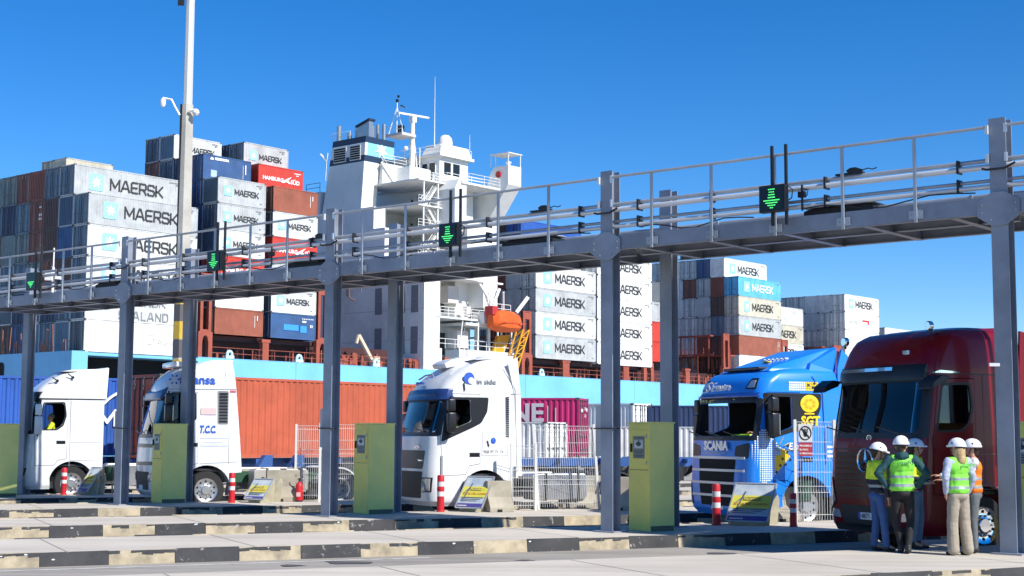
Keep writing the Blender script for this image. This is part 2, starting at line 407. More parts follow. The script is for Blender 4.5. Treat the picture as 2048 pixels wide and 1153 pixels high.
# ---------------------------------------------------------------- gantry
g_steel = mat('galvanised_steel', (.42,.45,.49), .45, .3, dirt=.25, dscale=1.2)
g_paint = mat('grey_painted_steel', (.28,.31,.375), .45, .1, dirt=.35, dscale=.9, chips=.12, bump=.1, bscale=6)
g_bright = mat('aluminium_pipe', (.68,.69,.70), .4, .25)
g_dark = mat('black_plastic', (.012,.013,.016), .5)
gantry = thing('gantry', 'grey steel overhead gantry walkway with railing spanning all the truck lanes', 'gantry', tuple(gan(0)))
GR = lambda p: V(p)-gan(0)
def gp(k, d, z): return gan(k, d, z)-gan(0)
def hcol(b, k, d, z0, z1, w=.27, dep=.26, t=.018):
    c = gp(k, d, 0)
    def bx(u0, u1, v0, v1, z0=z0, z1=z1):
        P = []
        for z in (z0, z1):
            for (u, v) in ((u0, v0), (u1, v0), (u1, v1), (u0, v1)): P.append(c+GU*u+GN*v+V((0,0,z)))
        b.hexa(P)
    bx(-w/2, w/2, -dep/2, -dep/2+t); bx(-w/2, w/2, dep/2-t, dep/2); bx(-t/3, t/3, -dep/2+t, dep/2-t)
def gbox(b, k0, k1, d0, d1, z0, z1, u=0):
    P = []
    for z in (z0, z1):
        for (k, d) in ((k0, d0), (k1, d0), (k1, d1), (k0, d1)): P.append(gp(k, d, z))
    b.hexa(P)
Z0, Z1 = 5.48, 5.75
for k in range(-1, 5):
    for d in (0, 2.0):
        b = MB(); hcol(b, k, d, .2, 7.0 if d == 0 else 6.9)
        c = gp(k, d, .2)
        P = [];
        for z in (0, .025):
            for (u, v) in ((-.24,-.24),(.24,-.24),(.24,.24),(-.24,.24)): P.append(c+GU*u+GN*v+V((0,0,z)))
        b.hexa(P); b.build('column', g_paint, gantry)
    # knuckle plate on the front of each column
    b = MB()
    s_ = 7.58
    pts = [(-.34,-.04),(-.34,.2),(-.1,.34),(.1,.34),(.34,.2),(.34,-.04),(.1,-.2),(-.1,-.2)]
    vs = []
    for v in (-.165, -.142): vs.append([b.b.verts.new(gp(k, v, Z0+.0+q)+GU*p) for p, q in pts])
    b.face(vs[0]); b.face(vs[1][::-1])
    for i in range(len(pts)): b.face([vs[0][i], vs[0][(i+1) % 8], vs[1][(i+1) % 8], vs[1][i]])
    for (p, q) in ((-.27,.02),(-.27,.14),(.27,.02),(.27,.14),(-.13,-.1),(.13,-.1)):
        c = gp(k, -.165, Z0+q)+GU*p; b.cyl(c, c-GN*.02, .018, 6)
    b.build('knuckle_plate', g_paint, gantry)
def chan(b, k0, k1, d, sgn):      # channel section beam
    gbox(b, k0, k1, d-.012*sgn, d+.012*sgn, Z0, Z1)
    gbox(b, k0, k1, d+.012*sgn, d+.1*sgn, Z0-.004, Z0+.014); gbox(b, k0, k1, d+.012*sgn, d+.1*sgn, Z1-.014, Z1+.004)
for k in range(-1, 5):
    e = .05
    for d, sg in ((-.12, 1), (2.08, -1)):
        b = MB(); chan(b, k+e*.6, k+1-e*.6, d, sg); b.build('beam', g_paint, gantry)
    b = MB()
    for q in range(5):
        kk = k+.1+q*.2
        gbox(b, kk-.002, kk+.002, -.1, 2.06, Z0-.002, Z1-.1)
        gbox(b, kk-.009, kk+.009, -.1, 2.06, Z0-.012, Z0-.003)
    gbox(b, k+.01, k+.99, .92, .96, Z0+.02, Z1-.1); gbox(b, k+.01, k+.99, .87, 1.01, Z0+.006, Z0+.018)
    b.build('cross_beam', g_paint, gantry)
    b = MB()      # grating bars over the cross beams, with an added light-blocking plate
    for q in range(28): 
        d = .0+q*.075; gbox(b, k+.005, k+.995, d, d+.03, Z1-.09, Z1-.06)
    gbox(b, k+.003, k+.997, -.05, 1.98, Z1-.055, Z1-.045)  # solid plate added so the deck casts an unbroken shadow
    for q in range(20):
        kk = k+.01+q*.0505; gbox(b, kk, kk+.002, 0, 1.9, Z1-.044, Z1-.03)
    b.build('grating_with_shade_plate', g_steel, gantry)
# rails and posts, front and back
for d, nm in ((-.17, 0), (2.13, 1)):
    for k in range(-1, 5):
        b = MB(); z = 6.86
        if d < 0: b.tube([gp(k+.022, d, z), gp(k+.978, d, z)], .026, 8)
        b.build('handrail', g_steel, gantry) if d < 0 else b.b.free()
        for q in range(5):
            if d > 0 and q % 2: continue
            kk = k+.14+.17*q
            b = MB(); c = gp(kk, d, 0)
            b.bar(c+V((0,0,Z1-.3 if d < 0 else Z1-.1)), c+V((0,0,z-.02 if d < 0 else 6.2)), .05, .035, upv=tuple(GN))
            if d < 0:
                gbox(b, kk-.016, kk+.016, d+.005, d+.035, Z1-.24, Z1-.1)
                for s in (-1, 1): cc = gp(kk+.011*s, d-.0, Z1-.17); b.cyl(cc, cc-GN*.012, .014, 6)
            b.build('railing_post', g_steel, gantry)
# twin cable pipes along the front and rear of the walkway
for (d, z, r) in ((.02, 6.36, .036), (-.03, 6.25, .046), (.0, 6.03, .03), (-.04, 5.93, .042), (2.17, 6.16, .04)):
    b = MB(); b.tube([gp(-1, d, z), gp(4.6, d, z)], r, 10); b.build('cable_pipe', g_bright if r > .04 else g_steel, gantry, smooth=True)
b = MB()
for k in range(-1, 5):
    for q in (.09, .3, .6, .91):
        for z in (6.3, 5.99):
            gbox(b, k+q-.0022, k+q+.0022, -.09, .08, z-.11, z+.10)
b.build('pipe_clamp', g_dark, gantry)
b = MB()
rr = random.Random(5)
for k in range(-1, 5):
    for (q0, q1, z) in ((.1, .42, 5.86), (.55, .95, 5.88)):
        pts = [gp(k+q0+(q1-q0)*t/8, -.12, z+.05*sin(t*1.3)-.07*sin(pi*t/8)) for t in range(9)]
        b.tube(pts, .012, 5)
    b.tube([gp(k-.03, -.2, 6.2), gp(k-.018, -.24, 6.17), gp(k+.02, -.24, 6.17), gp(k+.04, -.2, 6.25)], .02, 6)
b.build('loose_cable', g_dark, gantry)
# brackets holding the rail on each column top
for k in range(-1, 5):
    b = MB()
    for z in (6.82, 6.36):
        for s in (-1, 1):
            c = gp(k, -.17, z)+GU*(.15*s)
            b.bar(c+V((0,0,-.07)), c+V((0,0,.07)), .045, .05, upv=tuple(GN))
    b.build('rail_bracket', g_bright, gantry)
# LED lane signs
led = mat('green_led', (.1, 1.0, .22), .4, emit=.7)
sign_b = mat('led_sign_black', (.008,.009,.012), .35)
def led_sign(k, low=False, label=''):
    p = gan(k, -.42, 0)
    t = thing('lane_signal', label, 'lane signal', (p.x, p.y, 6.06), math.atan2(GU.y, GU.x), 'green arrow lane signals on the gantry')
    b = MB(); b.box(-.25, .25, -.02, .12, -.235, .235); b.build('housing', sign_b, t, bevel=.008)
    b = MB(); b.box(-.22, .22, -.032, -.022, -.205, .205); b.build('screen', mat('led_screen', (.004,.006,.006), .2), t)
    b = MB()
    rows = [(.2,.085),(.14,.07),(.08,.08),(.02,.09),(-.045,.2),(-.1,.15),(-.155,.1),(-.21,.045)]
    if low: rows = [(-.03,.19),(-.075,.15),(-.12,.11),(-.165,.06),(-.21,.03)]
    rows = [(z*.78, w*.78) for z, w in rows]
    for i, (z, w) in enumerate(rows):
        n = int(w*2/.028)
        for j in range(n):
            x = -w+(j+.5)*(2*w/n)
            b.box(x-.0115, x+.0115, -.038, -.0325, z-.009, z+.009)
    b.build('arrow', led, t)
    for x in (-.08, .19):
        b = MB(); b.bar((x, .15, -.45), (x, .15, .95), .045, .045); b.build('pole', g_dark, t)
    b = MB(); b.tube([(.26,.1,.2),(.33,.12,.14),(.31,.12,.0),(.26,.1,-.04)], .012, 6); b.build('cable', g_dark, t)
led_sign(2.492, label='large green arrow signal nearest the red truck, on the right span of the gantry')
led_sign(1.503, label='green arrow signal in front of the ship bridge, third from the left')
led_sign(.52, label='green arrow signal just right of the tall concrete mast')
led_sign(-.49, True, label='leftmost arrow signal, dim green chevron only, beside a white pole on the gantry')
# scanners and cameras on the gantry
def scanner(k, label):
    p = gan(k, .35, 0); t = thing('scanner', label, 'scanner', (p.x, p.y, 5.78), math.atan2(GU.y, GU.x), 'dark flat scanners lying on the walkway')
    b = MB(); b.prism([(-.65,0),(.65,0),(.65,.08),(.5,.13),(-.45,.13),(-.65,.08)], -.25, .25, 'y'); b.build('case', g_dark, t)
    b = MB(); b.prism([(-.68,.135),(-.42,.2),(.5,.2),(.66,.14)], -.28, .28, 'y'); b.build('hood', g_steel, t)
scanner(2.62, 'flat dark scanner with grey hood lying on the walkway right of the large arrow signal')
scanner(1.72, 'flat dark scanner on the walkway left of the third gantry column')
scanner(.86, 'flat dark scanner on the walkway by the red lettered containers')
scanner(-.12, 'flat dark scanner on the walkway near the leftmost full column')
def gcam(k, z, d, label):
    p = gan(k, d, z); t = thing('camera', label, 'camera', tuple(p), math.atan2(GU.y, GU.x))
    b = MB(); b.box(-.28, .22, -.05, .05, .0, .03); b.build('mount', g_dark, t)
    b = MB(); b.prism([(-.05,.03),(.16,.03),(.2,.07),(.1,.11),(0,.11),(-.08,.07)], -.05, .05, 'y'); b.build('body', g_dark, t)
    b = MB(); b.tube([(.2,.0,.06),(.3,.02,.08),(.38,0,.05),(.46,0,.07)], .01, 6); b.build('cable', g_dark, t)
gcam(2.66, 6.4, .02, 'black camera on the upper pipe right of the large arrow signal')
gcam(1.78, 6.4, .02, 'black camera on the upper pipe just left of the third gantry column')
gcam(.93, 6.38, .02, 'black camera on the pipe just left of the second gantry column')
def sensor(k, label):
    p = gan(k, -.1, 0); t = thing('sensor', label, 'sensor', (p.x, p.y, 0), math.atan2(GU.y, GU.x))
    b = MB(); b.bar((0,0,5.85), (0,0,6.3), .03); b.build('rod', g_dark, t)
    b = MB(); b.box(-.06, .06, -.05, .04, 6.08, 6.18); b.build('body', g_dark, t)
    b = MB(); b.tube([(.04,0,6.22),(.11,0,6.2),(.1,0,6.12),(.05,0,6.08)], .01, 5); b.build('cable', g_dark, t)
sensor(2.545, 'small black sensor on a rod between the gantry pipes right of the large arrow signal')
sensor(.74, 'small black sensor on a rod between the pipes left of the red lettered container')
# cluster hanging by the second back column
p = gan(1.03, 1.9, 5.95); t = thing('camera', 'black camera cluster beside the back column in front of the ship', 'camera', tuple(p))
b = MB(); b.ball((.2,0,.0), .1, .1, .12); b.ball((.33,0,.06), .07); b.box(.02,.3,-.04,.04,-.1,-.04); b.build('body', g_dark, t); b = MB(); b.tube([(.1,0,.1),(.25,0,.2),(.4,0,.1)], .015, 5); b.build('cable', g_dark, t)
# white antenna rod at far left
p = gan(-.505, .3, 5.8); t = thing('antenna', 'white pole antenna with junction boxes behind the leftmost arrow signal', 'antenna', tuple(p))
b = MB(); b.tube([(0,0,.0),(0,0,.7),(0,0,.72),(0,0,1.25)], [.04,.04,.02,.02], 8); b.build('rod', mat('white_plastic', (.75,.75,.74), .4), t)
b = MB(); b.box(-.2,-.02,-.1,.1,.35,.6); b.box(.08,.2,-.1,.1,.38,.55); b.build('box', mat('white_plastic', (.75,.75,.74), .4), t)
# flat sign plates strapped to columns
for (k, d, du, lab) in ((2, 0, -.25, 'grey plate strapped to the third gantry column, left of the blue truck'),
                    (1, 0, -.25, 'grey plate strapped to the left side of the column in front of the orange container'),
                    (0, 0, -.27, 'grey plate strapped to the left side of the column before the blue container')):
    p = gan(k, d, 0)+GU*du; t = thing('sign_plate', lab, 'sign plate', (p.x, p.y, 2.2), math.atan2(GU.y, GU.x))
    b = MB(); b.box(-.1, .1, .0, .02, -.5 if k == 1 else -.6, .35); b.build('plate', g_steel, t)
    b = MB(); c = .27; 
    b.tube([(-.12,-.03,-.08),(.12,-.17,-.08),(.42,-.17,-.08),(.43,.0,-.08)], .014, 6); b.build('strap', g_dark, t)
# ---------------------------------------------------------------- containers
CC = {'grey': (.50,.52,.52), 'pale grey': (.66,.67,.65), 'white': (.82,.81,.77), 'blue': (.045,.11,.26), 'navy': (.02,.04,.11), 'bright blue': (.03,.25,.62),
      'light blue': (.13,.50,.80), 'brown': (.24,.075,.045), 'rust': (.34,.105,.06), 'red': (.62,.055,.035), 'dark brown': (.10,.055,.045),
      'green grey': (.19,.25,.25), 'steel blue': (.13,.21,.29), 'magenta': (.46,.015,.12), 'orange': (.47,.10,.045), 'dark grey': (.13,.15,.17), 'cobalt': (.02,.10,.42), 'beige': (.62,.58,.46), 'shaded slate': (.10,.14,.17), 'shaded blue': (.07,.12,.20)}
def cmat(c): return mat('container_'+c.replace(' ', '_'), CC[c], .5, dirt=.22, dscale=.8, rust=.45 if c not in ('white', 'pale grey', 'light blue') else .3, bump=.15, bscale=3)
rod_m = mat('lock_rod_dark', (.09,.095,.10), .6, .2)
seal_m = mat('door_seal', (.03,.03,.035), .8)
def body_mesh(Lc, H, key):
    W = 2.44; b = MB(); n = int(Lc/.28); pz0, pz1 = .16, H-.1
    fr = .1
    for (x, y) in ((0,0),(0,W-.1),(Lc-.1,0),(Lc-.1,W-.1)): b.box(x, x+.1, y, y+.1, 0, H)
    for y in (0, W-.1):
        b.box(.1, Lc-.1, y+.01, y+.09, 0.02, .16); b.box(.1, Lc-.1, y+.01, y+.09, H-.1, H-.01)
    for x in (0, Lc-.1): b.box(x+.01, x+.09, .1, W-.1, 0.02, .14); b.box(x+.01, x+.09, .1, W-.1, H-.12, H-.01)
    b.box(.1, Lc-.1, .09, W-.09, H-.05, H-.02); b.box(.1, Lc-.1, .09, W-.09, .1, .14)
    for side in (0, 1):      # trapezoid corrugated side sheets
        pts = []; x = .1; step = (Lc-.2)/n
        for i in range(n):
            x0 = .1+i*step
            for f, o in ((0,0),(.32,0),(.5,.038),(.82,.038)): pts.append((x0+f*step, o))
        pts.append((Lc-.1, 0))
        ring0 = []; ring1 = []
        for x, o in pts:
            y = (.022+o) if side == 0 else (W-.022-o)
            ring0.append(b.b.verts.new((x, y, pz0))); ring1.append(b.b.verts.new((x, y, pz1)))
        for i in range(len(pts)-1): b.face([ring0[i], ring0[i+1], ring1[i+1], ring1[i]])
    # front (far) end sheet
    b.box(Lc-.07, Lc-.05, .1, W-.1, .14, H-.12)
    b.box(.07, .09, .1, W-.1, .14, H-.12)
    b.use(cmat('grey')); b.use(mat('corner_casting', (.08,.075,.07), .7))
    for x in (-.004, Lc-.174):
        for y in (-.004, W-.158):
            for z in (0, H-.118): b.box(x, x+.178, y, y+.162, z, z+.12)
    return b.mesh('container_body_'+key)
def door_mesh(H, key, plain=False):
    W = 2.44; b = MB(); m0 = cmat('grey'); b.use(m0); w = (W-.2)/2-.006
    if plain:      # corrugated headboard end, half width
        n = 4
        for i in range(n):
            y0 = .004+i*(w/n); b.box(-.035, .0, y0+.02, y0+w/n*.55, .16, H-.14)
        b.box(.0, .03, 0, w, .145, H-.125)
    else:
        b.box(.0, .035, 0, w, .145, H-.125)
        for z in (.5, H*.35, H*.62, H-.75): b.box(-.016, .0, .05, w-.05, z, z+.22)
        b.use(rod_m)
        for y in (.27, .86):
            b.cyl((-.045, y, .1), (-.045, y, H-.09), .024, 6)
            for z in (.12, .35, H-.4, H-.14): b.box(-.07, -.01, y-.05, y+.05, z, z+.05)
            b.box(-.085, -.03, y-.02, y+.28, 1.0, 1.05)
        b.use(seal_m); b.box(-.006, -.001, 0, .05, .15, H-.13); b.box(-.006, -.001, w-.05, w, .15, H-.13); b.box(-.006, -.001, .05, w-.05, H-.17, H-.13); b.box(-.006, -.001, .05, w-.05, .15, .19)
    return b.mesh('door_'+key)
_cb = {}
BODY = {}
for Lc in (6.06, 12.19):
    for H in (2.59, 2.896):
        BODY[(Lc, H)] = body_mesh(Lc, H, '%d_%d' % (Lc, H*10))
for H in (2.59, 2.896):
    BODY[('door', H)] = door_mesh(H, '%d' % (H*10)); BODY[('plain', H)] = door_mesh(H, 'p%d' % (H*10), True)
let_black = mat('lettering_charcoal', (.03,.032,.036), .6); let_white = mat('lettering_white', (.8,.8,.8), .6)
star_blue = mat('logo_pale_blue', (.30,.66,.86), .55); star_white = mat('logo_white', (.9,.9,.9), .55)
let_faint = mat('lettering_pale_grey', (.55,.54,.5), .7); let_grey = mat('lettering_grey', (.22,.23,.24), .6); let_pink = mat('lettering_soft_white', (.8,.72,.7), .6)
STAR = star_mesh(7, .62, .24, .012, star_white)
b = MB(); b.prism([(-.72,-.85),(.72,-.85),(.85,-.72),(.85,.72),(.72,.85),(-.72,.85),(-.85,.72),(-.85,-.72)], 0, .01, 'z'); SQ = b.mesh('logo_square'); SQ.materials.append(star_blue)
def side_frame(x, z, y=-.004): return frame((x, y, z), (1,0,0), (0,0,1))
def mark_star(t, Lc, H, lm, lx, sc, sq=True, wm=None):
    f = side_frame(lx, H*.5, -.002)
    q = obj('logo', SQ, t, mtx=f @ MX.Diagonal((sc, sc, 1, 1))) if sq else None
    s = obj('star', STAR, q or t, mtx=(MX.Translation((0,0,.012)) if q else f @ MX.Diagonal((sc, sc, 1, 1))))
    return q
def deco(t, kind, Lc, H):
    if kind in ('M', 'MW', 'M20'):
        lm = let_white if kind == 'MW' else let_black
        if Lc > 10:
            mark_star(t, Lc, H, lm, 2.35, .92); me = stroke_mesh('MAERSK', .98, .17, .28, .012, .86, lm)
            obj('lettering', me, t, mtx=side_frame(3.9, H*.5-.49, -.003))
        else:
            mark_star(t, Lc, H, lm, 1.25, .6); me = stroke_mesh('MAERSK', .52, .095, .26, .012, .84, lm)
            obj('lettering', me, t, mtx=side_frame(2.1, H*.5-.3, -.003))
        b = MB(); b.use(let_grey)
        for i in range(9 if Lc > 10 else 6): b.box(Lc-.5-i*.13-.09, Lc-.5-i*.13, -.008, -.003, H-.42, H-.30)
        b.box(Lc-.9, Lc-.6, -.008, -.003, H-.6, H-.5); b.box(Lc-.75, Lc-.5, -.008, -.003, .4, .5)
        b.build('marking', None, t)
    elif kind == 'SEA':
        me = stroke_mesh('MAERSK', .72, .13, .3, .012, 1.0, let_grey); obj('lettering', me, t, mtx=side_frame(3.6, H*.56, -.003))
        me = stroke_mesh('SEALAND', .72, .12, .42, .012, .86, let_grey); obj('lettering', me, t, mtx=side_frame(3.6, .28, -.003))
    elif kind == 'HAM':
        text('HAMBURG', t, (.55, -.004, 1.05), (1,0,0), (0,0,1), let_white, .56, bold=.018, sx=1.05)
        text('SÜD', t, (4.35, -.004, .98), (1,0,0), (0,0,1), let_white, .62, bold=.02, sx=1.05)
        b = MB(); b.prism([(3.1,1.45),(3.45,1.25),(3.9,1.5),(4.5,1.75),(4.0,1.3),(4.35,1.1),(4.2,.95),(3.75,1.12),(3.3,.95),(3.0,1.05),(3.45,1.16)], -.012, -.003, 'y'); b.build('logo', let_white, t)
        b = MB(); b.box(4.85, 5.7, -.01, -.003, 2.12, 2.2); b.box(5.1, 5.4, -.01, -.003, 1.9, 2.0); b.build('marking', let_white, t)
    elif kind == 'SHORE':
        text('Shore Power', t, (7.9, -.004, .95), (1,0,0), (0,0,1), let_faint, .78)
        b = MB()
        for (a, c) in (((6.9,1.0),(6.9,1.9)),((6.9,1.9),(7.6,1.9)),((6.9,1.0),(7.45,1.0)),((7.55,1.3),(7.55,1.75)),((7.4,1.52),(7.7,1.52)),((4.3,.35),(4.3,2.1)),((4.3,2.1),(4.9,2.1))):
            b.bar((a[0], -.006, a[1]), (c[0], -.006, c[1]), .05, .01, upv=(0,1,0))
        b.build('logo', let_faint, t)
    elif kind == 'BLUELET':
        text('GEDEMOSA', t, (1.4, -.004, 2.12), (1,0,0), (0,0,1), let_white, .34, bold=.02)
        b = MB(); b.prism([(.8,2.1),(1.0,2.35),(1.2,2.3),(1.3,2.15),(1.15,2.08)], -.012, -.003, 'y'); b.build('logo', let_white, t)
        b = MB(); b.box(.95, 1.7, -.008, -.003, .35, 1.05); b.build('patch', mat('patch_pale_blue', (.35,.47,.68), .6), t)
        b = MB(); b.box(5.0, 5.04, -.01, -.003, .6, 2.0); b.box(5.3, 5.42, -.01, -.003, 1.1, 2.1); b.build('marking', let_white, t)
    elif kind == 'PATCH':
        b = MB(); b.box(1.7, 3.7, -.01, -.003, .9, 1.5); b.box(3.95, 4.8, -.01, -.003, .75, 1.45); b.build('patch', mat('patch_bright_blue', (.04,.28,.75), .6), t)
        b = MB()
        for i in range(7): b.box(4.2+i*.23, 4.33+i*.23, -.01, -.003, 2.12, 2.22)
        b.box(4.2,4.75,-.01,-.003,1.8,1.98); b.box(5.3,5.45,-.01,-.003,1.3,1.6); b.box(5.55,5.62,-.01,-.003,1.3,1.6); b.build('marking', let_white, t)
    elif kind == 'BARS':
        b = MB(); b.box(Lc-1.1, Lc-1.05, -.01, -.003, .9, H-.5); b.box(Lc-.8, Lc-.7, -.01, -.003, 1.6, H-.5); b.build('marking', let_white, t)
    elif kind == 'CONT':
        b = MB(); b.box(6.2, 8.3, -.01, -.003, 1.6, 1.85); b.use(mat('lettering_red', (.6,.03,.03), .6)); b.box(8.0, 8.5, -.012, -.003, 1.2, 1.9); b.build('marking', None, t)
        text('SAFMARINE', t, (1.6, -.004, 1.1), (1,0,0), (0,0,1), let_faint, .75)
def container(loc, rz, Lc, H, col, label, kind=None, plain=None, marks=False, group='containers stacked on the ship', shaded_endc=None):
    t = thing('shipping_container', label, 'container', tuple(loc), rz, group)
    o = obj('body', BODY[(Lc, H)], t); o.material_slots[0].link = 'OBJECT'; o.material_slots[0].material = cmat(col)
    if plain is None: plain = rnd.random() < .35
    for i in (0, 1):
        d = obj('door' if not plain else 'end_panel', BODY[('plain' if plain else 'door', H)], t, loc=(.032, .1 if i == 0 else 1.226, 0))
        d.material_slots[0].link = 'OBJECT'; d.material_slots[0].material = cmat(shaded_endc or col)
    if marks and not plain:
        b = MB()
        for (y, z, w, h) in ((.3,1.0,.22,.25),(.6,1.0,.2,.25),(.3,1.4,.22,.25),(.6,1.4,.2,.25),(.35,2.2,.45,.12)): b.box(-.02, -.014, y, y+w, z, z+h)
        b.build('marking', let_white, t)
    if kind: deco(t, kind, Lc, H)
    return t
SRZ = math.atan2(SD.y, SD.x)
def stack(where, s, col, base, H, Lc, tiers, top_count=None, marks=()):
    """tiers: list from bottom up of colour or (colour, kind)"""
    n = len(tiers)
    for i, e in enumerate(tiers):
        if e is None: continue
        c, kind = e if isinstance(e, tuple) else (e, None)
        pos = ORD[n-1-i]
        tn = 'topmost' if i == n-1 else pos+' from top'
        side = 'quay-side row' if col == 0 else ORD[col]+' row inboard'
        what = {'M': 'grey lettered', 'MW': 'light blue lettered', 'HAM': 'red lettered', 'SEA': 'weathered two-line lettered', 'SHORE': 'cream white', 'PATCH': 'blue patched'}.get(kind, c)
        if kind == 'M' and c != 'grey': what = c+' lettered'
        lab = f'{what} container, {tn}, {side}, {where}'
        container(ship(s, col*2.46, base+i*(H+.012)), SRZ, Lc, H-0.0, c, lab, kind, marks=(c in ('brown', 'red') and rnd.random() < .5), shaded_endc=(rnd.choice(['steel blue', 'steel blue', 'shaded slate', 'shaded blue']) if s < 40 and c in ('grey', 'pale grey', 'white') else None))  # aft ends of grey boxes coloured darker blue: their shade put into the colour
H9, H8 = 2.896, 2.59
# stern bay (40 ft)
B9 = 9.42
A = 'sternmost stack'
rows = [  # bottom up, columns 0..8
 [('white','SHORE'),('pale grey','SEA'),('pale grey','M'),('pale grey','M'),('grey','M')],
 ['grey','brown','steel blue','dark brown','blue','grey',('grey','M')],
 ['steel blue','grey','navy','brown','dark brown','dark brown','steel blue'],
 ['grey','green grey','grey','green grey','brown','brown'],
 ['blue','steel blue','navy','steel blue','green grey','steel blue','brown'],
 ['dark brown','blue','grey','grey','green grey','navy','green grey'],
 ['bright blue','grey','steel blue','grey','dark brown','steel blue','green grey'],
 ['steel blue','brown','blue','steel blue','brown','green grey','steel blue'],
 ['blue','green grey','brown','navy','brown','grey','steel blue'],
]
rows[3] = rows[3]+['brown']
for c, r in enumerate(rows):
    rr_ = r[:]
    stack(A, -.55, c, B9, H9, 12.19, rr_ if c == 0 else rr_[:1]+rr_[2:])
# first mid bay 20 ft
A = 'stack just right of mast'
g9 = 11.82
for c, r in enumerate([
 [('rust','BARS'),'white',('red','HAM'),('pale grey','M'),('grey','M'),('grey','M')],
 ['grey','blue','navy','steel blue','blue','blue',('blue','BLUELET')],
 ['grey','grey','navy','blue','blue','blue','navy'],
 ['grey','grey','navy','blue','blue','blue','grey','steel blue',('pale grey','M')][:8],
 ['grey','grey','navy','blue','blue','steel blue','navy','brown'],
 ]):
    if c == 3: r = r[:7]+[('pale grey','M')]
    if c == 4: r = r[:6]+['brown','grey']
    stack(A, 14.0, c, g9, H8, 6.06, r)
for c in (11, 12): stack('beyond sternmost stack', 14.0, c, g9+H8*4, H8, 6.06, ['grey','grey','pale grey','beige'])
A = 'stack beside ship funnel'
for c, r in enumerate([
 [('blue','PATCH'),('pale grey','M'),'grey',('red','HAM'),('pale grey','M'),('rust','BARS')],
 ['grey','navy','navy','blue','brown','dark brown',('red','HAM')],
 ['grey','navy','navy','blue','brown','dark brown','grey',('grey','M')],
 ['grey','navy','navy','blue','brown','dark brown','grey','dark grey'],
 ]):
    stack(A, 21.05, c, g9, H8, 6.06, r)
# bays forward of the bridge
A = 'stack right of orange lifeboat'
b9 = 11.62
for c, r in enumerate([
 [('grey','M'),('pale grey','M'),('grey','M'),('pale grey','M')],
 ['pale grey','grey','grey','grey','pale grey','cobalt'],
 ['brown','brown','grey','brown','grey','dark brown'],
 ['grey','grey','brown','grey','pale grey'],
 ]):
    stack(A, 63.0, c, b9, H9, 12.19, r)
A = 'stack behind third gantry column'
for c, r in enumerate([
 [('white','M'),('white','M'),('white','M'),('white','M'),('white','M')],
 ['white','grey','grey','white','grey'], ['grey','grey','navy','grey','grey'],
 ]):
    stack(A, 75.5, c, 11.4, H9, 12.19, r)
for c, r in ((3, ['red','red',('grey','M'),'dark grey']), (4, ['grey','red','grey','navy'])):
    stack('right of white stack', 88.2, c, 12.9, H9, 12.19, r)
A = 'stack above blue truck'
for c, r in enumerate([
 [('white'),('rust','BARS'),('grey','M'),('beige','M'),('light blue','MW')],
 ['dark brown','dark brown','steel blue','dark brown','brown',('white','M')],
 ['dark brown','brown','grey','grey','grey','blue'],
 ['pale grey','pale grey','pale grey','pale grey','brown','pale grey'],
 ['pale grey','pale grey','pale grey','pale grey','pale grey','pale grey'],
 ['grey','pale grey','pale grey','pale grey','pale grey','pale grey'],
 ['grey','pale grey','grey','pale grey','pale grey','pale grey'],
 ]):
    stack(A, 109.75, c, 11.3, H9, 12.19, r)
for c, r in ((2, [('white','M'),('white','M'),('beige','M'),'pale grey']), (3, ['white','white','grey','grey'])):
    stack('half hidden behind stack above blue truck', 125.2 if c == 2 else 125.2, c, 11.4, H9, 12.19, r)
A = 'far stack above red truck'
for c in range(6):
    r = [('white','CONT'),'white',('white'),('white','CONT'),('white','M')] if c == 0 else ['grey','grey','pale grey','pale grey' if c % 2 else 'grey','pale grey']
    if c == 0: r[0] = 'white'
    stack(A, 142.3, c, 11.15, H9, 12.19, r)
stack('farthest stack beyond red truck roof', 156.5, 0, 12.3, H9, 12.19, ['grey','grey','white'])
stack('farthest stack beyond red truck roof', 156.5, 1, 12.3, H9, 12.19, ['grey','navy','grey'])
# ---------------------------------------------------------------- the ship
hull_m = mat('hull_light_blue', (.20,.54,.84), .5, dirt=.12, dscale=.15, rust=.12)
ship_w = mat('ship_white', (.80,.80,.77), .5, dirt=.1, dscale=.25, rust=.1)
ship_w2 = mat('ship_white_weathered', (.68,.64,.62), .6, dirt=.16, dscale=.2, rust=.28)
rusty = mat('lashing_bridge_red', (.36,.085,.05), .6, dirt=.25, dscale=.5, rust=.3)
maroon = mat('hatch_coaming_maroon', (.07,.022,.022), .7, dirt=.3, dscale=.5)
navyb = mat('funnel_navy', (.012,.035,.08), .5); lblue = mat('funnel_light_blue', (.24,.55,.75), .5)
voidm = mat('dark_opening', (.01,.01,.012), .9); deckg = mat('deck_dark_green', (.03,.08,.07), .6)
steelp = mat('exhaust_steel', (.45,.45,.44), .35, .8); winm = mat('ship_window', (.015,.02,.025), .1)
redb = mat('safety_red', (.45,.03,.03), .5); orange = mat('lifeboat_orange', (.85,.12,.01), .45, dirt=.2, dscale=.5)
yell = mat('crane_yellow', (.75,.36,.01), .5, dirt=.2, dscale=1)
shp = thing('container_ship', 'large container ship with light blue hull and white deckhouse moored behind the trucks', 'ship', tuple(ship(0,0,0)), SRZ)
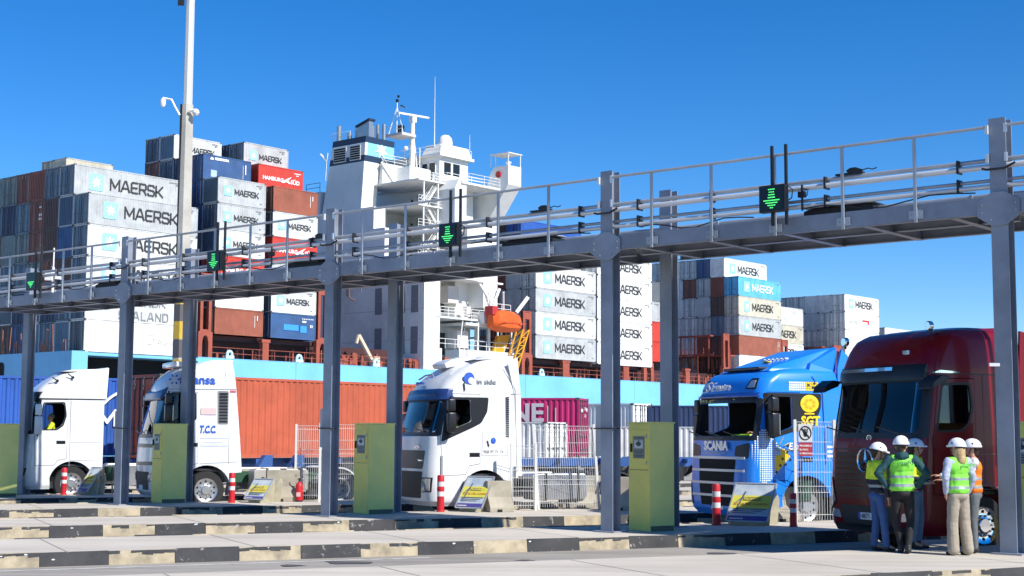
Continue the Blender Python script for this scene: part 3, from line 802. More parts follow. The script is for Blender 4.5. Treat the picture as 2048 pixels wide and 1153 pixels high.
# local: x = s, y = t, z
def SB(name, m, *boxes, **k):
    b = MB()
    for q in boxes: b.box(*q)
    return b.build(name, m, shp, **k)
ZD = 9.44
b = MB()
b.box(12.1, 300, 0, 34, -.3, ZD)
b.box(-1.75, 12.1, 0, 34, -.3, 4.0); b.box(-1.75, -1.45, 0, 34, 4.0, ZD); b.box(-1.45, -.1, 0, .4, 4.0, ZD); b.box(-1.45, 12.1, 3.2, 34, 4.0, ZD-.3); b.box(-.1, 12.1, .02, 34, ZD-.35, ZD-.07)
hull = MB.build(b, 'hull', hull_m, shp)
SB('mooring_deck', voidm, (-.1, 12.09, 2.9, 3.19, 4.0, ZD-.4), (-.1,12.09,.3,2.9,4.0,4.1))
for (t, w, z0, z1) in ((6.0, .9, 6.4, 9.0), (11.2, 1.9, 6.8, 8.7), (15.2, 2.6, 6.8, 8.7), (19.6, 2.4, 6.8, 8.7)):
    b = MB(); r = .45; pts = []
    for (cx, cz, a0) in ((t+w-r, z1-r, 0), (t+r, z1-r, 90), (t+r, z0+r, 180), (t+w-r, z0+r, 270)):
        for q in range(5): a = R(a0+q*22.5); pts.append((cx+cos(a)*r, cz+sin(a)*r))
    b.prism(pts, -1.79, -1.752, 'x'); b.build('stern_opening', voidm, shp)
for s in (24.5, 61.1, 83.6, 118):     # weld seams
    SB('hull_seam', mat('seam', (.10,.28,.42), .6), (s, s+.05, -.012, 0, .2, ZD))
SB('bulwark_cap', hull_m, (12.1, 300, -.02, .15, ZD, ZD+.05))
# hatch coaming / void under the containers
SB('coaming', maroon, (12.3, 42.5, 3.0, 30, ZD, 11.6), (60, 300, 3.0, 30, ZD, 11.3))
SB('hatch_cover', maroon, (13.5, 28.5, .9, 30, 11.35, 11.75), (62.6, 88.5, .9, 30, 11.05, 11.5), (108, 300, .9, 30, 10.9, 11.3))
# lashing bridges: arched leg below, slotted tower above
def lashing(s0, s1, z1, tw=True, t0=.15):
    b = MB(); w = s1-s0; zt = 12.0
    b.box(s0, s0+.28*w, t0, t0+.5, ZD, zt); b.box(s1-.28*w, s1, t0, t0+.5, ZD, zt)
    b.prism([(s0+.28*w, 11.0), (s0+.36*w, 11.5), (s0+.5*w, 11.65), (s0+.64*w, 11.5), (s1-.28*w, 11.0), (s1-.28*w, zt), (s0+.28*w, zt)], t0, t0+.5, 'y')
    b.build('lashing_bridge', rusty, shp)
    if tw:
        b = MB(); b.box(s0+.1*w, s0+.3*w, t0, t0+.4, zt, z1); b.box(s1-.3*w, s1-.1*w, t0, t0+.4, zt, z1)
        for z in (zt, z1-.9, z1-.1): b.box(s0+.1*w, s1-.1*w, t0+.01, t0+.39, z, z+(.2 if z != z1-.9 else .9))
        b.box(s0+.3*w, s1-.3*w, t0+2.5, t0+27, z1-.2, z1); b.box(s0+.3*w, s1-.3*w, t0+2.5, t0+27, z1-2.9, z1-2.75)
        for q in range(12): b.box(s0+.4*w, s0+.5*w, t0+.5+q*2.44, t0+.65+q*2.44, zt, z1)
        b.build('lashing_tower', rusty, shp)
for a in ((12.2, 13.9, 17.6), (27.4, 29.1, 17.6), (60.6, 62.6, 17.2), (86, 88.3, 17.3), (105.6, 107.6, 17), (122.2, 124.4, 17), (138.5, 141.5, 17)): lashing(*a)
for a in ((20.2, 21.0), (68.6, 69.9), (81.4, 82.6), (96, 97), (115, 116.5)):
    SB('pillar', rusty, (a[0], a[1], .15, .7, ZD, 11.6), (a[0]-.15, a[1]+.15, .1, .75, 11.3, 11.62))
# deck-edge rails
def rail(name, pts, h, m_, parent, n=2, r=.035, step=2.0):
    b = MB()
    for i in range(1, n+1): b.tube([V(p)+V((0,0,h*i/n)) for p in pts], r, 5)
    for p, q in zip(pts, pts[1:]):
        d = V(q)-V(p); k = max(1, int(d.length/step))
        for j in range(k+1): c = V(p)+d*j/k; b.tube([c, c+V((0,0,h))], r, 5)
    return b.build(name, m_, parent)
rail('deck_rail', [(13.8,.25,ZD), (42,.25,ZD)], 1.1, rusty, shp); rail('deck_rail', [(62,.25,ZD), (190,.25,ZD)], 1.1, rusty, shp, step=2.4)
for s in (16.0, 25.0, 36, 64.3, 79.3, 93): 
    b = MB(); pts = [(s+.3*cos(R(a)), .1, ZD+.42+.36*sin(R(a))) for a in range(0, 360, 30)]
    b.tube(pts, .15, 8, closed=True); b.box(s-.5, s+.5, -.02, .25, ZD, ZD+.35); b.build('fairlead', mat('fairlead_pale', (.5,.72,.78), .5), shp, smooth=True)
rr = random.Random(11)
b = MB()       # deck gear: bitts, vents, lashing rods
for s0, s1 in ((13.9, 42), (62.5, 160)):
    s = s0
    while s < s1:
        s += rr.uniform(.5, 1.4); t = rr.uniform(.8, 2.6); h = rr.uniform(.4, 1.6); w = rr.uniform(.1, .35)
        b.box(s, s+w, t, t+w, ZD, ZD+h)
b.build('deck_gear', rusty, shp)
b = MB()
for q in range(90):
    s = rr.uniform(108, 109.4); t = rr.uniform(.5, 19); z = rr.uniform(11.2, 12.4); b.bar((s, t, z), (s+rr.uniform(-.2,.2), t+rr.uniform(-.5,.5), z+rr.uniform(1, 3.2)), .06)
for q in range(40):
    t = rr.uniform(1, 17); b.bar((-1.3, t, ZD), (-1.3, t+rr.uniform(-.3,.3), ZD+rr.uniform(.5, 2.6)), .07)
b.build('lashing_rods', mat('rod_rust', (.30,.12,.08), .7), shp)
SB('walkway', rusty, (108, 109.6, .5, 19, 13.9, 14.1), (108, 109.6, .5, 19, 11.1, 11.3), (107.9,108.0,.4,.6,9.4,15), (107.9,108,6,6.2,9.4,14.1), (107.9,108,12,12.2,9.4,14.1))
# ---- deckhouse
S0 = 43.4
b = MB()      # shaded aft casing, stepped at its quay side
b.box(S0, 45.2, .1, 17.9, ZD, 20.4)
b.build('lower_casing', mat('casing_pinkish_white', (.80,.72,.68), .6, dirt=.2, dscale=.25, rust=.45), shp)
b = MB(); b.box(S0, 45.2, 6.6, 17.9, 20.4, 26.2)
b.box(S0, 45.4, 8.5, 17.9, 26.2, 28.85)
b.build('aft_casing', mat('casing_white', (.82,.81,.80), .55, dirt=.15, dscale=.2, rust=.12), shp)
b = MB()
b.box(45.2, 55.9, 4.4, 31, ZD, 20.4); b.box(45.2, 56, 10.6, 24, 20.4, 28.8); b.build('deckhouse_core', ship_w, shp)
# funnel: tapered block
def taper(b, s0, s1, ta, tb, z0, z1, ta2=None, tb2=None):
    ta2 = ta if ta2 is None else ta2; tb2 = tb if tb2 is None else tb2
    b.hexa([(s0,ta,z0),(s1,ta,z0),(s1,tb,z0),(s0,tb,z0),(s0,ta2,z1),(s1,ta2,z1),(s1,tb2,z1),(s0,tb2,z1)])
FS = 48.2
def fa(z): return 10.7-(z-28.85)*.08 if z < 31.8 else 10.45-(z-31.8)*.07
def fb(z): return 17.5-(z-28.85)*.2
fun = []
for (z0, z1, m_) in ((28.85, 34.5, ship_w), (34.5, 35.25, navyb), (35.25, 36.75, None), (36.75, 37.5, navyb)):
    if m_ is None:
        b = MB(); taper(b, S0, S0+.4, fa(z0), fb(z0), z0, z1, fa(z1), fb(z1)); b.build('funnel', ship_w, shp)
        b = MB(); taper(b, S0+.4, FS-(.0), fa(z0), fb(z0), z0, z1, fa(z1), fb(z1)); b.build('funnel_band', lblue, shp)
    else:
        b = MB(); taper(b, S0-.001*(m_ is navyb), FS-(2.4 if z0 < 34 else 0), fa(z0), fb(z0), z0, z1, fa(z1), fb(z1)); b.build('funnel_band' if m_ is navyb else 'funnel', m_, shp)
for (ta, tb) in ((10.9, 12.75), (13.4, 15.6)):
    b = MB(); b.box(S0-.05, S0-.003, ta, tb, 34.75, 36.6); b.build('louvre_frame', ship_w, shp)
    b = MB()
    for q in range(6): b.box(S0-.12, S0-.052, ta+.12, tb-.12, 34.88+q*.28, 35.05+q*.28)
    b.use(voidm); b.build('louvre', voidm, shp)
f = frame((46.1, 10.15, 36.1), (1,0,0), (0,0,1)); obj('star', STAR, shp, mtx=f @ MX.Diagonal((1.7,1.7,4,1)))
b = MB()
for (s, t, r, h) in ((44.2,15.6,.32,2.0),(44.6,14.2,.3,1.0),(45.3,13.4,.4,1.6),(46.2,12.2,.28,2.2),(46.8,12.9,.28,2.3),(47.5,11.2,.25,2.2),(47.8,12.6,.22,2.4),(45.8,11.6,.4,1.7)):
    b.cyl((s,t,37.5), (s,t,37.5+h), r, 12)
b.build('exhaust_pipe', steelp, shp, smooth=True)
b = MB(); b.prism([(10.6,37.5),(12.6,37.5),(12.6,39.0),(10.6,39.6)], 44.4, 45.1, 'x'); b.build('exhaust_hood', steelp, shp)
b = MB(); b.prism([(10.4,39.65),(12.8,39.0),(12.8,39.2),(10.4,39.85)], 44.2, 45.3, 'x'); b.build('exhaust_cap', navyb, shp)
rail('funnel_rail', [(43.6,16.2,37.5),(43.6,13,37.5)], 1.0, ship_w, shp)
rail('platform_rail', [(43.4,20.5,31.6),(43.4,18,31.6)], 1.1, navyb, shp); SB('platform', ship_w2, (43.4,45,17.9,20.5,28.8,31.6))
b = MB(); b.tube([(43.3,16.9,32.8),(43.3,16.75,35.2),(43.3,16.6,36.2)], .09, 6); b.tube([(43.3,16.75,35.2),(43.3,17.9,36.2)], .12, 6); b.build('lamp_arm', ship_w, shp)
# accommodation block forward
AC = 51.2
b = MB()
b.box(AC, 56, 2.6, 28, 16, 26.9); b.box(AC, 56, 4.2, 28, 26.9, 32.2)
b.box(50.6, 56, .15, 2.6, 20.3, 27.2)
b.box(53.5, 56, .15, 2.6, 17.2, 20.3)
b.prism([(49.2, 26.0), (51.2, 26.0), (51.2, 32.2), (49.9, 32.2), (49.2, 31.0)], .9, 4.2, 'y'); b.box(51.2, 56, .9, 4.2, 26.2, 27.2)
b.build('accommodation_block', ship_w, shp)
# decks with rails and posts
for z, t0 in ((20.4, .2), (23.2, 3.0), (26.1, 3.0), (28.9, 3.0), (31.9, 3.0)):
    SB('deck', ship_w, (45.25, AC+.2, t0, 12, z-.16, z))
    if z < 31: rail('deck_rail', [(45.4, t0+.1, z), (AC-.5, t0+.1, z)], 1.05, ship_w, shp, 3, .03, 1.5)
for s in (46.2, 48.6, 50.6):
    SB('post', ship_w, (s, s+.16, 3.1, 3.26, 20.4, 31.8))
for s, z0, z1 in ((46.4,20.5,28.9),):
    pass
def stair(s0, z0, s1, z1, t, w=.8):
    b = MB(); b.bar((s0,t,z0),(s1,t,z1),.1,.25); b.bar((s0,t+w,z0),(s1,t+w,z1),.1,.25)
    n = 9
    for q in range(1, n): c = V((s0,t+w/2,z0)).lerp(V((s1,t+w/2,z1)), q/n); b.box(c.x-.12, c.x+.12, t, t+w, c.z-.03, c.z+.03)
    for e in (t, t+w): b.tube([(s0,e,z0+.9),(s1,e,z1+.9)], .035, 5); b.tube([(s0,e,z0+.45),(s1,e,z1+.45)], .025, 5)
    b.build('stairs', ship_w, shp)
stair(46.8, 23.2, 49.2, 26.1, 3.4); stair(49.4, 26.1, 47.0, 28.9, 3.4); stair(46.8, 28.9, 49.2, 31.9, 3.4); stair(45.6, 34.6, 48.4, 31.9, 9.6)
stair(49.4, 20.4, 47.4, 23.2, 3.4)
for z in (21.5, 24.3, 27.2, 30.1):
    for t in (4.4, 8.2): SB('door', mat('ship_door', (.55,.56,.54), .5), (AC-.05, AC-.003, t, t+.9, z-.9, z+1.1))
    SB('fire_locker', redb, (AC-.3, AC-.003, 3.2, 3.8, z-.4, z+.5))
    b = MB(); 
    for t in (5.9, 6.8, 9.9): b.cyl((AC-.06, t, z+.5), (AC-.003, t, z+.5), .16, 10)
    b.build('porthole', winm, shp)
# small houses between funnel and bridge
SB('engine_house', ship_w, (46.0, 50.2, 9.8, 14, 31.9, 34.6), (48.4, 52, 7.6, 13, 31.9, 34.3))
SB('vent_grille', voidm, (45.99, 46.05-.06, 11.6, 12.8, 33.5, 34.0))
rail('house_rail', [(46.1,9.9,34.6),(50.1,9.9,34.6)], 1.1, ship_w, shp, 3); rail('deck_rail', [(45.4,3.2,31.9),(50.4,3.2,31.9)], 1.0, ship_w, shp, 3)
# mast with radar scanners
b = MB(); b.tube([(50.5,9.3,34.3),(50.5,9.3,40.3)], [.38,.26], 10); b.tube([(51.4,9.3,34.3),(50.6,9.3,39)], .1, 6)
for z in (35.3,36.3,37.3,38.3): b.bar((50.1,9.0,z),(50.1,9.6,z),.06)
b.tube([(49.0,10.5,38.6),(49.0,10.5,42.6)], .06, 6); b.tube([(48.3,11.2,38.6),(49.0,10.5,42)], .05, 5); b.tube([(49.6,9.9,38.6),(49.0,10.5,42)], .05, 5)
b.build('mast', ship_w, shp)
SB('mast_platform', ship_w2, (48.2,50.6,8.8,11.6,38.3,38.6)); rail('mast_rail', [(48.2,8.8,38.6),(48.2,11.6,38.6)], .9, ship_w, shp)
b = MB(); b.box(50.2,50.9,9.0,9.6,40.2,41.0); b.bar((48.6,9.9,41.15),(52.6,8.6,41.0),.28,.22); b.build('radar', ship_w, shp)
b = MB(); b.bar((48.4,9.2,41.9),(49.7,10.0,42.0),.2,.2); b.box(49.2,49.8,10,10.6,38.6,39.8); b.ball((49.0,10.5,42.8),.22); b.ball((49.0,10.3,43.3),.18); b.build('antenna', winm, shp)
b = MB(); b.tube([(52.4,7.4,34),(52.4,7.4,46.0)], [.09,.02], 6); b.tube([(57.5,6.2,36.5),(57.5,6.2,39.4)], [.05,.02], 5); b.tube([(51,8.5,34.3),(51,8.5,37)], .06, 5); b.ball((49.8,9.7,36.9), .3); b.build('whip_antenna', ship_w, shp)
# wheelhouse
b = MB(); b.box(52.2, 57.3, 6.3, 15, 32.2, 35.9); b.box(51.7, 57.8, 5.7, 15, 35.9, 36.25)
b.hexa([(51.9,5.9,36.25),(57.6,5.9,36.25),(57.6,9,36.25),(51.9,9,36.25),(52.5,6.2,37.5),(57.2,6.2,37.5),(57.2,8.8,37.5),(52.5,8.8,37.5)])
b.build('wheelhouse', ship_w, shp)
b = MB()
for t in (7.0, 8.25, 9.5, 10.75): b.box(52.17, 52.197, t, t+.95, 33.9, 35.2)
for s in (53.0, 54.6): b.box(s, s+1.2, 6.27, 6.297, 33.8, 35.3)
b.build('bridge_window', winm, shp)
b = MB()
for t in (7.0, 8.25, 9.5, 10.75):
    for (a, c, d, e) in ((t-.1,t,33.8,35.3),(t+.95,t+1.05,33.8,35.3),(t-.1,t+1.05,33.8,33.9),(t-.1,t+1.05,35.2,35.3)): b.box(52.12,52.2,a,c,d,e)
b.build('window_frame', mat('frame_bright_white', (.85,.85,.84), .4), shp)
SB('bridge_deck', ship_w, (50.4, 58.2, 3.2, 16, 31.95, 32.2)); rail('bridge_rail', [(50.5,12,32.2),(50.5,3.4,32.2),(57,3.4,32.2)], 1.1, ship_w, shp, 3)
rail('roof_rail', [(51.9,14,36.25),(51.9,6,36.25),(57.6,6,36.25)], 1.0, ship_w, shp, 2)
b = MB(); b.lathe([(.75,0),(.78,.2),(.88,.3),(.9,1.1),(.78,1.6),(.45,1.95),(.05,2.05)], (55.2,8.2,37.2), 'z', 20); b.cyl((55.2,8.2,36.3),(55.2,8.2,37.3),.35,10); b.build('radome', ship_w, shp, smooth=True)
# bridge wing
SB('wing_walkway', ship_w, (50.2, 59.2, .7, 4.2, 31.7, 31.95)); rail('wing_rail', [(51.4,.75,31.95),(57.0,.75,31.95)], 1.1, ship_w, shp, 3)
b = MB(); b.prism([(-.6,34.7),(-.6,32.35),(3.6,26.9),(5.2,26.9),(5.2,31.7),(3.0,31.9),(2.2,34.1),(1.6,34.7)], 57.0, 59.4, 'x'); b.build('bridge_wing', ship_w, shp)
b = MB()
for (s, t) in ((57.05,-.55),(59.3,-.55),(57.05,1.5),(59.3,1.5)): b.bar((s,t,34.7),(s,t,36.2),.09)
b.box(56.9,59.5,-.7,2.3,36.2,36.3); b.bar((57,2.2,34.7),(57,2.2,36.2),.06); b.build('wing_canopy', ship_w, shp)
b = MB(); b.cyl((56.8,.9,33.7),(57.0,.9,33.7),.4,16); b.build('searchlight', redb, shp)
b = MB(); b.lathe([(.1,0),(.35,.3),(.35,.45)], (58.2,.4,34.9), 'z', 12); b.build('wing_lamp', ship_w, shp)
# side fittings at boat-deck level
SB('boat_deck', ship_w, (45.2,52.8,.1,4.4,15.5,15.7), (45.2,57,.1,4.4,20.15,20.35), (50.2,57.2,-.1,4.4,14.9,15.2)); 
b = MB(); b.hexa([(46.2,-.3,20.2),(52.4,-.3,20.2),(52.4,.2,20.2),(46.2,.2,20.2),(47.0,-.3,22.4),(49.4,-.3,22.4),(49.4,.2,22.4),(47.0,.2,22.4)]); b.build('bulwark', ship_w, shp)
SB('lit_pillar', ship_w, (45.2,46.0,.1,.6,12.0,20.2), (45.2,46.4,.1,4.4,ZD,12.0))
SB('window_shutter', mat('shutter_dark', (.05,.055,.05), .5), (46.3,47.6,4.36,4.398,16.6,19.2), (48.0,49.3,4.36,4.398,16.6,19.2), (49.8,51.6,4.36,4.398,16.6,19.2), (46.6,51.4,4.36,4.398,11.6,14.2))
SB('aft_shutter', mat('shutter_grey', (.19,.17,.19), .6), *[(S0-.03, S0-.002, t, t+1.15, z, z+3.1) for t in (1.0, 3.1, 6.9) for z in (11.3, 16.0)])
b = MB()
for t in (1.0,3.1,6.9):
    for z in (11.3,16.0):
        b.box(S0-.045,S0-.031,t-.06,t+1.21,z+1.52,z+1.58)
for z in (12.9, 16.4, 19.9): b.box(S0-.012,S0-.001,.1,17.9,z,z+.04)
b.build('panel_seam', mat('panel_seam', (.3,.27,.26), .7), shp)
b = MB(); b.tube([(S0-.1,12.8,20.3),(S0-.1,12.8,18.6),(S0-.1,11.6,17.9),(S0-.1,11.4,17.9)], .07, 6); b.tube([(S0-.1,12.4,20.3),(S0-.1,12.4,18.4)], .06, 6); b.tube([(S0-.05,4.9,20.3),(S0-.05,4.9,10)], .03, 5); b.build('drain_pipe', mat('pipe_rusty', (.22,.16,.14), .7), shp)
rail('boat_rail', [(46.2,.2,15.7),(56.8,.2,15.7)], 1.1, ship_w, shp, 3, .04, 1.3); rail('boat_rail', [(45.4,.2,ZD+2.6),(52,.2,ZD+2.6)], 1.1, ship_w, shp, 2, .035, 1.5)
SB('davit_deck', ship_w, (50.2,58.6,-.4,2.4,9.9,12.0), (52.8,57.8,-.6,1.2,15.2,16.6), (49.0,50.3,-.2,2.0,11.0,12.0))
for s in (52.2, 54.2, 56.4, 58.2): SB('support_post', ship_w, (s, s+.18, -.2, -.02, 12.0, 15.3), (s, s+.18, 2.0, 2.2, 12, 15.3))
b = MB(); 
for (p, q, w) in (((52,1,21.8),(54.6,-.4,17.6),.22),((53.6,1,21.8),(54.8,-.4,17.6),.16),((55,.4,16.6),(55.9,-.3,19.6),.3),((57.5,.4,16.6),(56.4,-.5,19.2),.22),((59.6,.2,17),(60.6,-.8,18.9),.45),((49.5,.3,12),(50.1,.3,15.5),.1)):
    b.bar(p, q, w)
b.build('davit', ship_w, shp)
b = MB(); b.box(49.6,51.4,2.2,3.6,17.6,19.6); b.box(50.2,52,1.2,2.8,12.3,14.3); b.lathe([(.5,0),(.7,.3),(.7,1.0),(.5,1.3)], (55.4,1.0,16.7), 'z', 10); b.lathe([(.4,0),(.5,1.2)], (51.8,1.2,16), 'z', 10); b.build('winch', ship_w2, shp)
rail('davit_rail', [(50.4,-.3,12.0),(58.4,-.3,12.0)], 1.1, ship_w, shp, 2, .04, 1.6); rail('davit_rail', [(52.9,-.5,16.6),(57.7,-.5,16.6)], 1.1, ship_w, shp, 2, .04, 1.2)
SB('rust_streak', mat('rust_streak', (.6,.3,.1), .8), (54.9,55.3,-.61,-.602,9.95,11.6), (50.25,50.6,-.61,-.41,10.2,11.6)) if False else None
b = MB()       # small cranes and clutter at the foot of the deckhouse
b.bar((36.4,.8,ZD+.3),(34.0,.8,ZD+3.4),.35,.35); b.bar((34.0,.8,ZD+3.4),(33.7,.8,ZD+2.5),.25); b.box(36.1,37,.5,1.3,ZD,ZD+1.2)
b.build('deck_crane', mat('ship_cream', (.65,.52,.38), .5), shp)
b = MB()
for q in range(46):
    s = rr.uniform(29.5, 43); t = rr.uniform(.6,2.2); h = rr.uniform(.5,1.5); b.box(s, s+rr.uniform(.1,.7), t, t+.3, ZD, ZD+h)
b.bar((44.4,.6,ZD),(45.1,.6,ZD+4.0),.3); b.bar((45.9,.6,ZD),(45.2,.6,ZD+4.0),.3); b.box(44.2,46.1,.5,.9,ZD+3.3,ZD+3.6); b.box(47.2,48.0,.4,1.2,ZD,ZD+1.6)
b.build('deck_gear', rusty, shp)
SB('storage_tower', rusty, (30.2,32,1.6,2.4,ZD,ZD+2.9))
b = MB(); b.bar((29.6,5,19.6),(29.6,.5,19.6),.1); b.bar((30.6,.5,19.6),(34,.5,19.7),.1); b.bar((30.6,.5,18.2),(34,.5,18.3),.1); b.bar((31,.5,17.6),(31,.5,20),.08); b.bar((32.5,.5,17.6),(32.5,.5,20),.08); b.bar((34,.5,17.6),(34,.5,20),.08); b.build('catwalk', mat('rod_rust', (.30,.12,.08), .7), shp)
# lifeboat (own thing) hanging in its davits
p = ship(55.4, -1.6, 14.3); t = thing('lifeboat', 'orange enclosed lifeboat hanging outboard of the white deckhouse', 'lifeboat', tuple(p), SRZ)
b = MB(); rings = []
for x, w, zk, zt in ((-2.6,.5,.55,1.9),(-2.1,1.05,.2,2.35),(-1.0,1.3,.0,2.5),(.8,1.3,.0,2.4),(1.9,1.0,.15,2.1),(2.7,.35,.8,1.6)):
    rings.append([(x, w*1.0, 1.0), (x, w*.95, zk+.45*(1-zk/2)), (x, w*.4, zk), (x, -w*.4, zk), (x, -w*.95, zk+.45*(1-zk/2)), (x, -w, 1.0), (x, -w*.85, zt-.35), (x, -w*.5, zt), (x, w*.5, zt), (x, w*.85, zt-.35)])
b.loft(rings); b.build('hull', orange, t, smooth=True, ang=30)
b = MB(); b.box(-2.2,2.3,-1.36,-1.3,.95,1.07); b.build('fender', mat('lifeboat_dark_orange', (.55,.06,.01), .6), t)
b = MB(); b.box(-2.9,-1.9,-.6,.6,1.9,2.9); b.build('cockpit', redb, t)
# yellow lattice crane jib folded at the deck edge
p = ship(56.3, -1.4, 6.0); t = thing('gangway', 'yellow lattice gangway frame below the orange lifeboat', 'gangway', tuple(p), SRZ)
b = MB()
A0, A1 = V((-1.2,0,0)), V((2.2,-.4,8.8))
for o in ((0,0),(0,1.0),(1.1,0),(1.1,1.0)): b.bar(A0+V((o[0],o[1],0)), A1+V((o[0],o[1],0)), .16)
for q in range(9):
    c = A0.lerp(A1, q/9); d = A0.lerp(A1, (q+1)/9)
    b.bar(c, d+V((1.1,0,0)), .09); b.bar(c+V((1.1,0,0)), c, .09); b.bar(c+V((0,1,0)), d, .09)
b.build('lattice', yell, t)
b = MB(); b.prism([(-.2,4.6),(1.7,8.2),(-.6,7.9),(-2.2,4.6)], 1.1, 1.5, 'y'); b.build('panel', yell, t)
b = MB(); b.bar((-2.0,.5,-1.4),(.6,.5,2.6),.7,.08); b.build('gangway_steps', mat('gangway_grey', (.4,.38,.3), .6), t); 
for e in (.1,.9): 
    b = MB(); b.tube([(-2.0,e,-.5),(.6,e,3.6)], .05, 5); b.build('hand_rope', yell, t)
# ---------------------------------------------------------------- mast with two cameras
mast_c = mat('mast_concrete', (.50,.48,.42), .7, dirt=.2, dscale=1); mast_l = mat('mast_pale_metal', (.55,.57,.58), .45, .1)
mt_ = thing('lamp_mast', 'tall tapered concrete mast banded yellow and black near its foot', 'mast', (-13.52, 60, 0))
def octr(z0, z1, r0, r1, name, m_): b = MB(); b.tube([(0,0,z0),(0,0,z1)], [r0, r1], 8); b.build(name, m_, mt_)
rad = lambda z: .36-.0075*z
octr(0, 4.9, rad(0), rad(4.9), 'foot', mast_c)
bands = [4.9, 5.75, 6.5, 7.3, 8.05]
for i, z in enumerate([3.45, 4.3, 5.1, 5.85, 6.55, 7.25]):
    octr(z, z+.72, rad(z)+.012, rad(z)+.008, 'band', mat('band_yellow', (.72,.46,.04), .5, dirt=.2, dscale=1.2) if i % 2 else mat('band_grey_black', (.10,.09,.09), .6))
octr(4.8, 15.6, rad(4.8), rad(15.6), 'shaft', mast_c); octr(15.6, 27, .2, .15, 'upper_shaft', mast_l)
b = MB(); b.box(-.26,-.2,-.2,.0,7,15.6); b.build('cable_tray', g_dark, mt_)
wp = mat('white_plastic', (.75,.75,.74), .4)
t = thing('camera', 'white dome camera on a curved arm left of the tall mast', 'camera', (-13.52, 59.7, 15.0))
b = MB(); b.tube([(-.25,0,.1),(-.45,0,.45),(-.6,0,.75),(-.95,0,.82)], .05, 6); b.build('arm', wp, t); b = MB(); b.lathe([(.03,0),(.11,-.1),(.12,-.25),(.08,-.38),(.02,-.42)], (-.95,0,.84), 'z', 12); b.build('dome', wp, t, smooth=True)
t = thing('camera', 'white dome camera close to the right side of the tall mast', 'camera', (-13.52, 59.7, 15.2))
b = MB(); b.tube([(.15,0,.1),(.4,0,.12)], .06, 6); b.build('arm', wp, t); b = MB(); b.lathe([(.03,.06),(.12,0),(.15,-.12),(.09,-.22)], (.42,0,.12), 'z', 12); b.build('dome', wp, t, smooth=True)
t = thing('lamp', 'small dark fitting on the left side of the mast top', 'lamp', (-13.52, 59.7, 20)); b = MB(); b.box(-.45,-.2,-.05,.05,-.25,.2); b.build('bracket', g_dark, t)
# ---------------------------------------------------------------- yard traffic behind the lanes
def yz(px, py, d):     # point at distance d in front (helper for laying out the yard)
    v = fw+rt*((px-1024)/2940)-up*((py-576.5)/2940); v = v*(d/v.y); return V((v.x, v.y, v.z+CAMZ))
chas = mat('chassis_blue', (.03,.10,.30), .5); chas_g = mat('chassis_green', (.02,.08,.04), .5); tyre = mat('tyre_rubber', (.02,.02,.021), .85, bump=.2, bscale=20); rimm = mat('rim_grey', (.5,.5,.5), .35, .8)
def wheel(parent, x, y, z, r=.5, w=.3, side=1, front=True, chrome=False, nm='wheel'):
    e = obj(nm, None, parent, loc=(x, y, z))
    b = MB(); b.lathe([(r*.6,-w/2),(r*.95,-w/2),(r,-w/2+.05),(r,w/2-.05),(r*.95,w/2),(r*.62,w/2),(r*.6,w/2-.03),(r*.6,-w/2+.03)], (0,0,0), 'y', 32); b.build('tyre', tyre, e, smooth=True, ang=50)
    b = MB()
    if front: prof = [(.02,w/2*side+.03*side),(.11,w/2*side+.03*side),(.125,w/2*side-.01*side),(.2,w/2*side-.035*side),(r*.53,w/2*side-.02*side),(r*.6,w/2*side-.005*side),(r*.63,w/2*side+.006*side),(r*.61,w/2*side-.06*side),(r*.5,0)]
    else: prof = [(.02,-.02*side),(.14,-.02*side),(.16,-.08*side),(r*.5,-.1*side),(r*.56,w/2*side-.02*side),(r*.63,w/2*side+.004*side),(r*.6,-w/2*side)]
    b.lathe(prof, (0,0,0), 'y', 32)
    b.build('rim', mat('rim_chrome', (.85,.85,.86), .08, 1.0) if chrome else rimm, e, smooth=True, ang=40)
    b = MB(); 
    for q in range(10):
        a = 2*pi*q/10; c = V((cos(a)*.168, (w/2-.03)*side if front else -.07*side, sin(a)*.168)); b.cyl(c, c+V((0,.04*side,0)), .018, 6)
        c = V((cos(a+.3)*r*.46, (w/2-.045)*side if front else -.095*side, sin(a+.3)*r*.46))
    b.build('wheel_nut', rimm, e)
    b = MB(); b.use(voidm)
    for q in range(10):
        a = 2*pi*q/10+.3; c = V((cos(a)*r*.47, ((w/2-.024) if front else -.095)*side, sin(a)*r*.47)); b.cyl(c-V((0,.01*side,0)), c+V((0,.006*side,0)), .028, 8)
    b.build('vent_hole', voidm, e)
    return e
def trailer(name, label, front, rz, Lt, m_, h=1.2, group='container trailers'):
    """local x runs backwards from the front end, y to the far side"""
    t = thing(name, label, 'trailer', tuple(front), rz, group)
    b = MB()
    for y in (.75, 1.55): b.box(0, Lt, y, y+.12, h-.35, h-.02)
    for q in range(7): b.box(.3+q*(Lt-.6)/6, .45+q*(Lt-.6)/6, .02, 2.42, h-.2, h-.03)
    b.build('frame', m_, t)
    for q in range(3):
        for y, sd in ((.15, -1), (2.29, 1)): wheel(t, Lt-3.6+q*1.3, y, .5, side=sd, front=False)
    b = MB(); b.box(2.2, 2.4, .4, .6, 0.1, h-.3); b.box(2.2,2.4,1.9,2.1,.1,h-.3); b.build('landing_leg', g_dark, t)
    return t
def yard_container(label, p, rz, Lc, H, col, base=1.22, kind=None, tr=None, trl='', marks=False):
    c = container((p[0], p[1], base), rz, Lc, H, col, label, kind, plain=False, marks=marks, group='containers on yard trailers')
    if trl: trailer('container_trailer', trl, (p[0], p[1], 0), rz, Lc, tr or chas, base)
    return c
